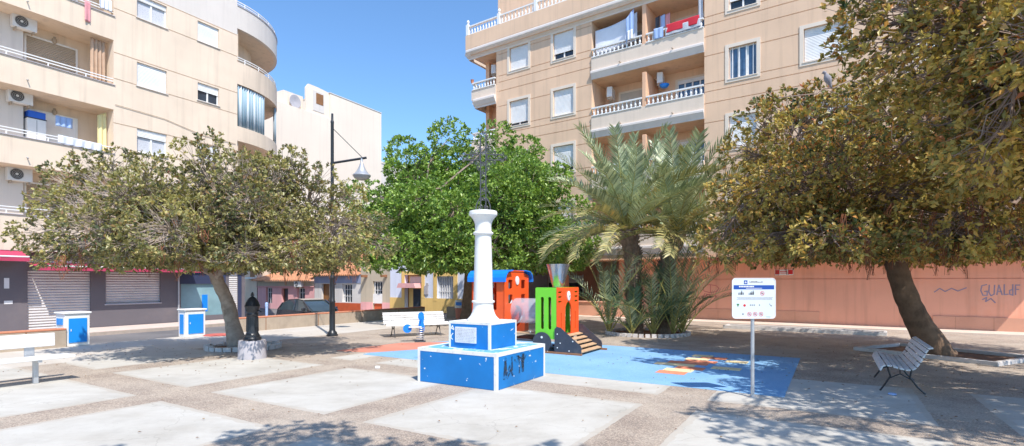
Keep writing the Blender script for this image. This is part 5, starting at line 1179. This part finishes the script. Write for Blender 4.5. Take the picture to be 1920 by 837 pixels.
def tree(label, loc, trunk_pts, trunk_r, cc, rad, zbot, nl, lobe, ros, K, L, Wd_, leaf, bark, seed, limbs=7, group=None, shell=.55, twigs=.25, hang=0, extra=(), flare=1.35, name='broadleaf_tree', rfun=None, up=.35, nlimbseg=5):
    """broadleaf tree: cc crown centre (relative), rad radii, lobes of rosettes, limbs and twigs through the crown"""
    rnd = random.Random(seed); rng = np.random.default_rng(seed)
    o = thing(name, label, 'tree', loc, 0, group)
    k = len(trunk_pts); rs = [trunk_r*(flare if i == 0 else 1.0)*(1-.32*i/(k-1)) for i in range(k)]
    tp = [Vector(p_) for p_ in trunk_pts]
    # smooth trunk with a little unevenness
    fine = []; fr_ = []
    for i in range(k-1):
        for j in range(5):
            f = j/5; p0 = tp[max(0, i-1)]; p1 = tp[i]; p2 = tp[i+1]; p3 = tp[min(k-1, i+2)]
            q = .5*((2*p1)+(p2-p0)*f+(2*p0-5*p1+4*p2-p3)*f*f+(3*p1-p0-3*p2+p3)*f**3); fine.append(q); fr_.append((rs[i]*(1-f)+rs[i+1]*f)*rnd.uniform(.93, 1.07))
    fine.append(tp[-1]); fr_.append(rs[-1])
    mb = MB(); mb.tube(fine, fr_, 14)
    for i_ in range(0):
        a_ = i_*PI/3+rnd.uniform(-.3, .3); q = tp[0]; mb.tube([q+Vector((math.cos(a_)*trunk_r*1.9, math.sin(a_)*trunk_r*1.9, -.06)), q+Vector((math.cos(a_)*trunk_r*1.15, math.sin(a_)*trunk_r*1.15, .12)), q+Vector((math.cos(a_)*trunk_r*.5, math.sin(a_)*trunk_r*.5, .6))], [trunk_r*.25, trunk_r*.4, trunk_r*.45], 8)
    mb.build('trunk', bark, o, True, ang=80)
    cc = Vector(cc); rad = Vector(rad)
    lobes = []
    tries = 0
    while len(lobes) < nl and tries < 20000:
        tries += 1
        v = Vector(unit(1, rng)[0]); f = rnd.random()**.45
        p_ = cc+Vector((v.x*rad.x, v.y*rad.y, v.z*rad.z))*f*.88
        if p_.z < zbot+lobe*.25: p_.z = zbot+lobe*rnd.uniform(.25, .6)
        if rfun and not rfun(p_): continue
        if all((p_-q[0]).length > lobe*.62 for q in lobes) or tries > 12000: lobes.append((p_, lobe*rnd.uniform(.7, 1.2)))
    lobes += [(Vector(a_), b_) for a_, b_ in extra]
    cen = []; out = []; segs = []
    top = tp[-1]
    # primary limbs
    prim = []
    for i_ in range(limbs):
        an = 2*PI*i_/limbs+rnd.uniform(-.3, .3); rr_ = rnd.uniform(.42, .62)
        e = cc+Vector((math.cos(an)*rad.x*rr_, math.sin(an)*rad.y*rr_, rnd.uniform(-.25, .35)*rad.z))
        s0 = fine[-1-rnd.randint(0, 3)]
        pts = bend(s0, e, rnd, .16, nlimbseg, .08); prim.append(pts); segs.append((pts, trunk_r*.52, trunk_r*.13, 8))
    pp = [(q, j) for pts in prim for j, q in enumerate(pts) if j >= 2] + [(top, 1)]
    for (c_, r_) in lobes:
        q = min(pp, key=lambda a_: (a_[0]-c_).length)[0]; pts = bend(q, c_, rnd, .2, 4, .05); segs.append((pts, trunk_r*.14, trunk_r*.045, 5))
        m_ = int(ros*1.2*(r_/lobe)**2); u = unit(m_, rng); rr_ = r_*(shell+(1-shell)*rng.random((m_, 1))**.6)
        P_ = np.array(c_)+u*rr_*np.array([1, 1, .82]); keep = P_[:, 2] > zbot+rng.normal(size=m_)*.06; P_ = P_[keep]; u = u[keep]
        cen.append(P_); out.append(u*.8+(P_-np.array(cc))/np.array(rad)*.4)
        for j in range(int(len(P_)*twigs)):
            e = Vector(P_[j]); f_ = rnd.uniform(.35, .95)*(len(pts)-1); k_ = min(len(pts)-2, int(f_)); s1 = pts[k_].lerp(pts[k_+1], f_-k_); segs.append((bend(s1, e, rnd, .25, 3), .008+trunk_r*.008, .004, 3))
    twig_mesh('branches', segs, bark if bark != 'barkd' else 'twig', o)
    cen = np.concatenate(cen); out = np.concatenate(out)
    leaf_cloud('crown', cen, out, K, L, Wd_, leaf, o, rng, spread=L*.5, up=up)
    if hang:
        hs_ = []
        for i_ in range(hang):
            an = rnd.uniform(0, 2*PI); f = math.sqrt(rnd.random()); x = cc.x+math.cos(an)*rad.x*f*.9; y = cc.y+math.sin(an)*rad.y*f*.9
            z = zbot+rnd.uniform(.0, .9); l_ = rnd.uniform(.15, .5)
            for j in range(5):
                hs_.append(([Vector((x+rnd.uniform(-.06, .06), y+rnd.uniform(-.06, .06), z+.1)), Vector((x+rnd.uniform(-.08, .08), y+rnd.uniform(-.08, .08), z-l_*.5)), Vector((x+rnd.uniform(-.05, .05), y+rnd.uniform(-.05, .05), z-l_))], .007, .003, 3))
        twig_mesh('aerial_roots', hs_, 'root', o)['kind'] = 'stuff'
    return o

# left ficus
tl = G(447, 652)
tree('spreading olive grey tree with leaning trunk beside the drinking fountain', tl, [(0, 0, -.05), (-.18, .05, .6), (-.33, .05, 1.25), (-.45, -.15, 1.75), (-.50, -.3, 2.1)], .21, (.25, -1.4, 2.75), (4.1, 2.8, 2.1), 2.12, 84, .74, 155, 8, .092, .046, 'leafL', 'bark', 11, limbs=9, twigs=.5, hang=60,
     extra=[((-2.90, -2.21, 4.24), 0.47), ((-2.50, -2.01, 4.53), 0.47), ((-1.87, -2.01, 4.66), 0.47), ((-0.98, -2.21, 4.49), 0.47), ((-3.15, -2.41, 3.59), 0.47), ((-3.46, -2.41, 2.86), 0.47), ((-3.03, -2.41, 2.49), 0.47), ((2.98, -2.01, 4.28), 0.42), ((3.54, -1.61, 3.91), 0.47), ((4.13, -1.61, 3.26), 0.42), ((4.39, -1.61, 2.68), 0.37), ((0.51, -2.11, 4.98), 0.42), ((0.14, -2.41, 4.74), 0.42), ((2.28, -2.01, 4.72), 0.37), ((1.54, -2.41, 4.44), 0.42), ((2.15, -2.41, 4.20), 0.42)])
# central trimmed green tree
tc = G(880, 602)
tree('lush bright green tree with flat clipped underside behind the column', tc, [(0, 0, -.05), (-.03, 0, .9), (.02, 0, 1.8), (0, 0, 2.7)], .34, (.1, .3, 4.6), (5.2, 4.6, 4.1), 2.30, 105, 1.15, 230, 7, .16, .08, 'leafG', 'barkd', 23, limbs=9, twigs=.06, shell=.72,
     extra=[((-.9, 0, 8.5), 1.0), ((-2.9, 0, 7.7), 1.0), ((2.6, 0, 7.8), .9), ((1.2, -.3, 8.4), .9), ((-4.7, 0, 3.3), 1.0), ((-5.0, .3, 4.4), 1.0), ((-4.6, -.6, 5.6), 1.0), ((-3.9, -1.6, 3.1), 1.1), ((-2.4, -3.0, 3.0), 1.1), ((-.6, -3.6, 2.9), 1.1), ((1.3, -3.5, 3.0), 1.1), ((3.0, -2.8, 3.0), 1.1), ((4.4, -1.4, 3.1), 1.1), ((5.0, 0, 3.6), 1.1), ((4.9, .2, 5.0), 1.0), ((3.9, 0, 6.6), .9), ((-.2, -3.2, 4.6), 1.1), ((2.0, -3.0, 5.2), 1.1), ((-2.0, -2.9, 5.0), 1.1)])
# right big ficus
tr_ = G(1765, 668)
tree('broad bronze green tree with thick leaning trunk behind the right bench', tr_, [(0, 0, -.05), (-.42, .1, .7), (-.72, .15, 1.4), (-.92, .2, 2.1), (-.95, .25, 2.5)], .30, (-.5, -.2, 3.5), (5.7, 4.5, 3.4), 2.3, 112, .90, 145, 8, .112, .056, 'leafR', 'barkd', 37, limbs=10, twigs=.4, hang=230, flare=1.15, extra=[((-4.70, -0.76, 5.52), .62), ((-4.15, -0.76, 5.82), .62), ((-3.48, -0.76, 5.85), .62), ((-2.75, -0.76, 5.80), .62), ((-2.02, -0.76, 5.95), .62), ((-4.84, -0.26, 4.93), .62), ((-5.16, -0.26, 3.98), .62), ((-5.55, -0.76, 2.96), .62), ((-5.29, -1.26, 2.37), .62), ((-1.17, -0.76, 6.07), .62), ((-0.19, -0.76, 6.19), .62), ((0.32, -1.26, 5.87), .62), ((-5.34, 0.24, 2.62), .62), ((-4.67, -2.26, 4.80), .62), ((-4.13, -2.76, 4.38), .62), ((-2.91, -2.76, 4.49), .62), ((-1.69, -2.76, 4.49), .62)])
# near tree on the right, trunk outside the picture
tree('near bronze leaved tree reaching into the upper right corner', Vector((10.4, 6.0, 0)), [(0, 0, -.05), (-.2, .1, 1.2), (-.3, .2, 2.4), (-.7, .3, 3.2)], .28, (-2.1, .7, 4.55), (4.1, 3.7, 2.25), 3.15, 74, .70, 112, 8, .105, .052, 'leafR', 'barkd', 41, limbs=9, twigs=.4, hang=0,
     extra=[((-3.39, -2.92, 5.31), 0.48), ((-5.77, -2.64, 5.92), 0.33), ((-2.92, -2.41, 5.23), 0.39), ((-2.14, -2.75, 5.78), 0.35), ((-4.56, -3.47, 5.61), 0.49), ((-2.73, -2.07, 5.51), 0.45), ((-5.27, -3.09, 5.74), 0.45), ((-3.61, -3.52, 5.41), 0.36), ((-4.34, -2.00, 5.36), 0.48), ((-1.23, -3.58, 5.50), 0.41), ((-5.68, -2.81, 5.93), 0.34), ((-2.70, -3.45, 5.66), 0.48), ((-4.74, -3.68, 5.27), 0.42), ((-5.71, -3.52, 5.60), 0.49), ((-3.62, -2.86, 5.71), 0.34), ((-2.79, -3.34, 5.69), 0.49), ((-5.52, -2.53, 5.69), 0.35), ((-4.40, -1.61, 6.00), 0.34), ((-2.13, -1.70, 5.39), 0.43), ((-5.12, 2.00, 5.75), 0.42), ((-5.20, 2.00, 6.16), 0.42), ((-4.94, 1.80, 5.26), 0.42), ((-4.77, 1.60, 5.63), 0.45), ((-4.54, 1.40, 5.30), 0.45), ((-4.69, 1.60, 6.09), 0.45), ((-4.33, 1.20, 5.49), 0.45), ((-4.26, 1.20, 4.91), 0.45), ((-4.08, 1.00, 5.18), 0.45), ((-4.05, 0.80, 4.59), 0.45), ((-3.91, 0.80, 5.35), 0.45), ((-4.60, 2.40, 5.02), 0.42), ((-4.23, 1.60, 4.70), 0.45), ((-4.08, 1.00, 4.25), 0.45), ((-5.07, 2.40, 5.57), 0.32), ((-4.41, 2.20, 4.52), 0.45), ((-4.24, 1.40, 4.02), 0.45), ((-3.91, 0.80, 3.76), 0.45), ((-4.08, 1.00, 3.40), 0.40)])
# tree over the photographer, casts the foreground shade
tree('tree over the foreground paving, its shade falling at the bottom edge', Vector((1.6, -1.6, 0)), [(0, 0, -.05), (-.1, .1, 1.2), (-.3, .2, 2.6), (-.5, .3, 3.8)], .24, (-1.0, 1.5, 6.0), (3.6, 3.1, 1.3), 5.0, 40, .75, 80, 7, .14, .07, 'leafR', 'barkd', 43, limbs=7, twigs=.3)

# ---------------------------------------------------------------- palms
def frond_mesh(name, L, droop, seed, leaflen=.46, mat='frond', n=40, vang=.5, lw=.017):
    rng = np.random.default_rng(seed); vs = []; fs = []
    pts = []
    for i in range(25):
        f = i/24; an = .12-droop*f**1.5   # slope angle
        if i == 0: p_ = np.array([0., 0, 0])
        else: p_ = pts[-1]+np.array([math.cos(an), 0, math.sin(an)])*L/24
        pts.append(p_)
    P_ = np.array(pts)
    def at(f):
        x = f*24; i = min(23, int(x)); return P_[i]+(P_[i+1]-P_[i])*(x-i), (P_[i+1]-P_[i])/np.linalg.norm(P_[i+1]-P_[i])
    for s in (-1, 1):
        for k in range(n):
            f = .14+.86*(k+.5*rng.random())/n; b_, tg = at(min(.999, f))
            l_ = leaflen*(math.sin(PI*min(1, (f-.05)*1.0))**.5*.9+.25)*rng.uniform(.8, 1.12)
            nz = np.array([-tg[2], 0, tg[0]])
            d = tg*(.75+.5*f)+np.array([0, s, 0])*1.0+nz*(vang+rng.normal()*.18); d /= np.linalg.norm(d)
            w_ = np.cross(d, nz); w_ /= np.linalg.norm(w_); w_ = w_*lw+nz*.005
            mid = b_+d*l_*.5; tip = b_+d*l_-np.array([0, 0, .10*l_])
            o_ = len(vs); vs += [b_-w_*.6, b_+w_*.6, mid+w_, tip, mid-w_]; fs += [(o_, o_+1, o_+2), (o_, o_+2, o_+4), (o_+4, o_+2, o_+3)]
    return mesh_np(name, np.array(vs), np.array(fs), mat), [tuple(p_) for p_ in pts]
def palm(label, loc, trunk, tr_r, nfr, L, seed, group, droops=(.9, 1.25, 1.6), elev=(80, -12), mats=('frond', 'frond', 'frondd'), name='date_palm', leaflen=.52, boots=True, cat='palm', nl=44, lw=.024):
    rnd = random.Random(seed); o = thing(name, label, cat, loc, 0, group); tp = [Vector(p_) for p_ in trunk]
    if boots:
        mb = MB(); fine = []; k = 18
        for i in range(k+1):
            f = i/k*(len(tp)-1); j = min(len(tp)-2, int(f)); fine.append(tp[j].lerp(tp[j+1], f-j))
        mb.tube(fine, [tr_r*(1.15 if i == 0 else .92+.06*math.sin(i*2.4)+(.25*(i/k)**4)) for i in range(k+1)], 12)
        Lh = sum((fine[i+1]-fine[i]).length for i in range(k)); c_ = 0
        for i in range(int(Lh/.055)):
            f = i*.055/Lh*k; j = min(k-1, int(f)); p_ = fine[j].lerp(fine[j+1], f-j)
            for q in range(4):
                an = c_+q*PI/2; d = Vector((math.cos(an), math.sin(an), 0)); r0 = tr_r*.86; hh = rnd.uniform(.10, .2)*(1+.6*(i*.055/Lh)**3); sd = Vector((-d.y, d.x, 0))*.06
                a_ = p_+d*r0; mb.add([a_-sd, a_+sd, a_+sd*.5+d*(.05+hh*.4)+Vector((0, 0, hh)), a_-sd*.5+d*(.05+hh*.4)+Vector((0, 0, hh)), a_-sd*.7-d*.02+Vector((0, 0, hh*.6)), a_+sd*.7-d*.02+Vector((0, 0, hh*.6))], [(0, 1, 2, 3), (3, 2, 5, 4), (0, 3, 4), (1, 5, 2)])
            c_ += 2.4
        mb.build('trunk', 'ptrunk', o)
    protos = []
    for j, dr in enumerate(droops):
        m_, pts = frond_mesh('frond', L*(1, .96, .9)[j % 3], dr, seed*10+j, leaflen, mats[j % len(mats)], nl, .45, lw)
        rb = MB().tube(pts, [.026*(1-.85*i/24) for i in range(25)], 5, False).build('midrib', 'palmstalk', None, True); rb.parent = m_
        m_.parent = o; protos.append(m_)
    used = set()
    for i in range(nfr):
        f = (i+.5)/nfr; el = R(elev[0]+(elev[1]-elev[0])*f**.85+rnd.uniform(-7, 7)); az = i*2.39996+rnd.uniform(-.2, .2)
        j = min(len(protos)-1, int(f*len(protos))) if rnd.random() < .8 else rnd.randrange(len(protos))
        fr_ = protos[j] if j not in used else copy_tree(protos[j], o); used.add(j)
        sc = rnd.uniform(.82, 1.06)*(1.0 if f > .12 else .8)
        fr_.matrix_local = Matrix.Translation(tp[-1]+Vector((math.cos(az), math.sin(az), 0))*tr_r*.4+Vector((0, 0, .25-.35*f))) @ Matrix.Rotation(az, 4, 'Z') @ Matrix.Rotation(-el, 4, 'Y') @ Matrix.Rotation(rnd.uniform(-.4, .4), 4, 'X') @ Matrix.Scale(sc, 4)
    for j, pr in enumerate(protos):
        if j not in used: 
            for c_ in list(pr.children): bpy.data.objects.remove(c_)
            bpy.data.objects.remove(pr)
    return o
pz = Vector((4.30, 18.35, 0))
GP = 'date palms in the round planter'
palm('taller date palm on the left of the pair, its straight trunk bare low down', pz, [(0, 0, 0), (-.05, 0, 1.4), (-.08, 0, 2.7), (-.30, 0, 3.6)], .27, 56, 3.75, 5, GP, elev=(86, -4), droops=(.5, .8, 1.05), mats=('frond', 'frond', 'frondd'))
palm('shorter date palm on the right of the pair, trunk hidden by shoots', pz+Vector((1.05, .15, 0)), [(0, 0, 0), (.05, 0, 1.2), (.10, 0, 2.4), (.50, 0, 3.5)], .27, 52, 3.75, 6, GP, elev=(86, -4), droops=(.5, .8, 1.05), mats=('frond', 'frond', 'frondd'))
random.seed(12)
for i, (dx, dy, L, n_, dr, el, lab) in enumerate((
    (-.95, -.25, 3.3, 16, (.5, .9, 1.3), (88, 50), 'tall grey green palm shoot leaning over the toy train side'),
    (-.30, -.85, 1.5, 13, (.6, 1.0, 1.3), (86, 40), 'small palm shoot in front of the straight trunk'),
    (.45, -.65, 2.5, 15, (.5, .9, 1.2), (88, 48), 'palm shoot between the two palm trunks'),
    (1.15, -.60, 3.6, 17, (.4, .8, 1.1), (88, 52), 'tall palm shoot in front of the right-hand palm'),
    (1.60, -.15, 2.7, 15, (.4, .8, 1.1), (85, 45), 'palm shoot at the sign side of the planter'))):
    palm(lab, pz+Vector((dx, dy, 0)), [(0, 0, 0), (0, 0, .12)], .10, n_, L, 30+i, 'palm shoots in the round planter', droops=dr, elev=el, mats=('frondg2', 'frond', 'frondg2'), name='palm_shoot', leaflen=.40, boots=False, nl=24, lw=.013, cat='palm shoot')

# ---------------------------------------------------------------- dove
bd = thing('dove', 'grey dove perched on a bare twig at the top of the right tree', 'bird', W(1553, 151, 10.2))
import bmesh
def ell(name, c, r, mat, par, rot=0):
    bm = bmesh.new(); bmesh.ops.create_uvsphere(bm, u_segments=16, v_segments=10, radius=1)
    M_ = Matrix.Translation(c) @ Matrix.Rotation(rot, 4, 'Y') @ Matrix.Diagonal((r[0], r[1], r[2], 1)); vs = [M_ @ v.co for v in bm.verts]; bm.verts.index_update(); fs = [tuple(v.index for v in f.verts) for f in bm.faces]; bm.free()
    return MB().add(vs, fs)
prof = [(.0, -.16), (.02, -.155), (.025, -.12), (.035, -.08), (.055, -.03), (.066, .02), (.064, .06), (.045, .10), (.030, .125), (.028, .14), (.034, .16), (.030, .185), (.012, .20), (0, .202)]
vs = MB().lathe(prof, 16); M_ = Matrix.Rotation(R(-22), 4, 'Y'); vs.v = [tuple(M_ @ Vector((x+max(0, z-.12)*-.25, y, z))) for x, y, z in vs.v]; vs.build('body', 'bird', bd, True, ang=180)
MB().tube([tuple(M_ @ Vector((-.05, 0, .17))), tuple(M_ @ Vector((-.085, 0, .165)))], [.008, .002], 6).build('beak', 'pblack', bd)
MB().tube([(.0, .015, -.10), (.0, .015, -.145)], .005, 5).build('leg', 'matred', bd); MB().tube([(.0, -.015, -.10), (.0, -.015, -.145)], .005, 5).build('leg', 'matred', bd)
pw = W(1553, 151, 10.2)
tw = MB(); 
for pts, r0 in (([(-.95, .05, -.32), (-.45, .0, -.28), (-.22, 0, -.26), (-.10, 0, -.16), (.10, 0, -.15), (.45, .05, .02), (.9, .2, -.02), (1.6, .6, -.5)], .016), ([(-.13, 0, -.16), (-.16, 0, -.06), (-.155, .0, .02)], .007), ([(.0, 0, -.2), (.25, 0, -.28), (.7, .1, -.1)], .008)):
    tw.tube(pts, [r0*(.6+.4*i/len(pts)) for i in range(len(pts))], 6)
o_ = [o for o in scene.objects if o.get('label', '').startswith('broad bronze')][0]
twb = tw.build('bare_twig', 'twig', o_, True); twb.location = pw-o_.location

# fallen leaves: countless, on the shaded paving
rng = np.random.default_rng(99); nl_ = 900
xy = np.concatenate([rng.normal((8, 10.5), (3.5, 3.0), (450, 2)), rng.normal((-7.6, 13.5), (2.8, 2.0), (300, 2)), rng.uniform((-7, 5.8), (6, 13), (70, 2))])
keep = ~((np.abs(xy[:, 0]+.54) < 1.3) & (np.abs(xy[:, 1]-9.82) < 1.3)); xy = xy[keep]; n_ = len(xy); a_ = rng.uniform(0, 2*PI, n_); s_ = rng.uniform(.012, .03, n_)
d_ = np.stack([np.cos(a_), np.sin(a_)], 1); p_ = np.stack([-d_[:, 1], d_[:, 0]], 1); z = np.full(n_, .016)
v = np.stack([np.concatenate([xy-d_*s_[:, None], z[:, None]], 1), np.concatenate([xy+p_*s_[:, None]*.45, z[:, None]+.012], 1), np.concatenate([xy+d_*s_[:, None], z[:, None]+.004], 1), np.concatenate([xy-p_*s_[:, None]*.45, z[:, None]+.01], 1)], 1).reshape(-1, 3)
i_ = np.arange(n_)[:, None]*4; f = np.concatenate([i_+np.array([[0, 1, 2]]), i_+np.array([[0, 2, 3]])], 1).reshape(-1, 3)
MT['dryleaf'] = leafmat('dry_fallen_leaves', [(0, srgb(90, 60, 40)), (.5, srgb(130, 96, 62)), (1, srgb(160, 130, 80))], .8, .1)
o = mesh_np('fallen_leaves', v, f, 'dryleaf'); o['kind'] = 'stuff'; tag(o, 'dry brown leaves scattered over the paving under the trees', 'fallen leaves')

# ================================================================== light, sky, camera
SUN = Vector((.45, -.893, math.tan(R(54)))).normalized()
w = bpy.data.worlds.new('World'); scene.world = w; w.use_nodes = True; t = w.node_tree
sky = t.nodes.new('ShaderNodeTexSky'); sky.sky_type = 'NISHITA'; sky.sun_disc = False; sky.sun_elevation = R(54)
sky.sun_rotation = math.atan2(SUN.x, SUN.y); sky.altitude = 0; sky.air_density = 1.0; sky.dust_density = .3; sky.ozone_density = 2.6
hs = t.nodes.new('ShaderNodeMix'); hs.data_type = 'RGBA'; hs.blend_type = 'MULTIPLY'; hs.inputs['Factor'].default_value = 1; hs.inputs['B'].default_value = (.92, 1.18, 1.36, 1); t.links.new(sky.outputs[0], hs.inputs['A']); t.links.new(hs.outputs['Result'], t.nodes['Background'].inputs[0]); t.nodes['Background'].inputs[1].default_value = .14
sl = bpy.data.lights.new('sun', 'SUN'); sl.energy = 4.4; sl.angle = R(.53); sl.color = (1, .94, .865)
so = bpy.data.objects.new('sun', sl); col.objects.link(so); so.rotation_euler = SUN.to_track_quat('Z', 'Y').to_euler(); so.location = (0, 0, 30)
cd = bpy.data.cameras.new('camera'); cd.sensor_width = 36; cd.lens = 985/1920*36; cd.shift_y = 110.5/1920; cd.clip_end = 2000; cd.clip_start = .05
co_ = bpy.data.objects.new('camera', cd); col.objects.link(co_); co_.location = (0, 0, 1.8); co_.rotation_euler = (PI/2, 0, 0); scene.camera = co_
vs_ = scene.view_settings; vs_.view_transform = 'Standard'; vs_.look = 'None'; vs_.gamma = 1; vs_.exposure = .42; vs_.use_curve_mapping = False
scene.render.film_transparent = False
scene.cycles.max_bounces = 6; scene.cycles.transparent_max_bounces = 8
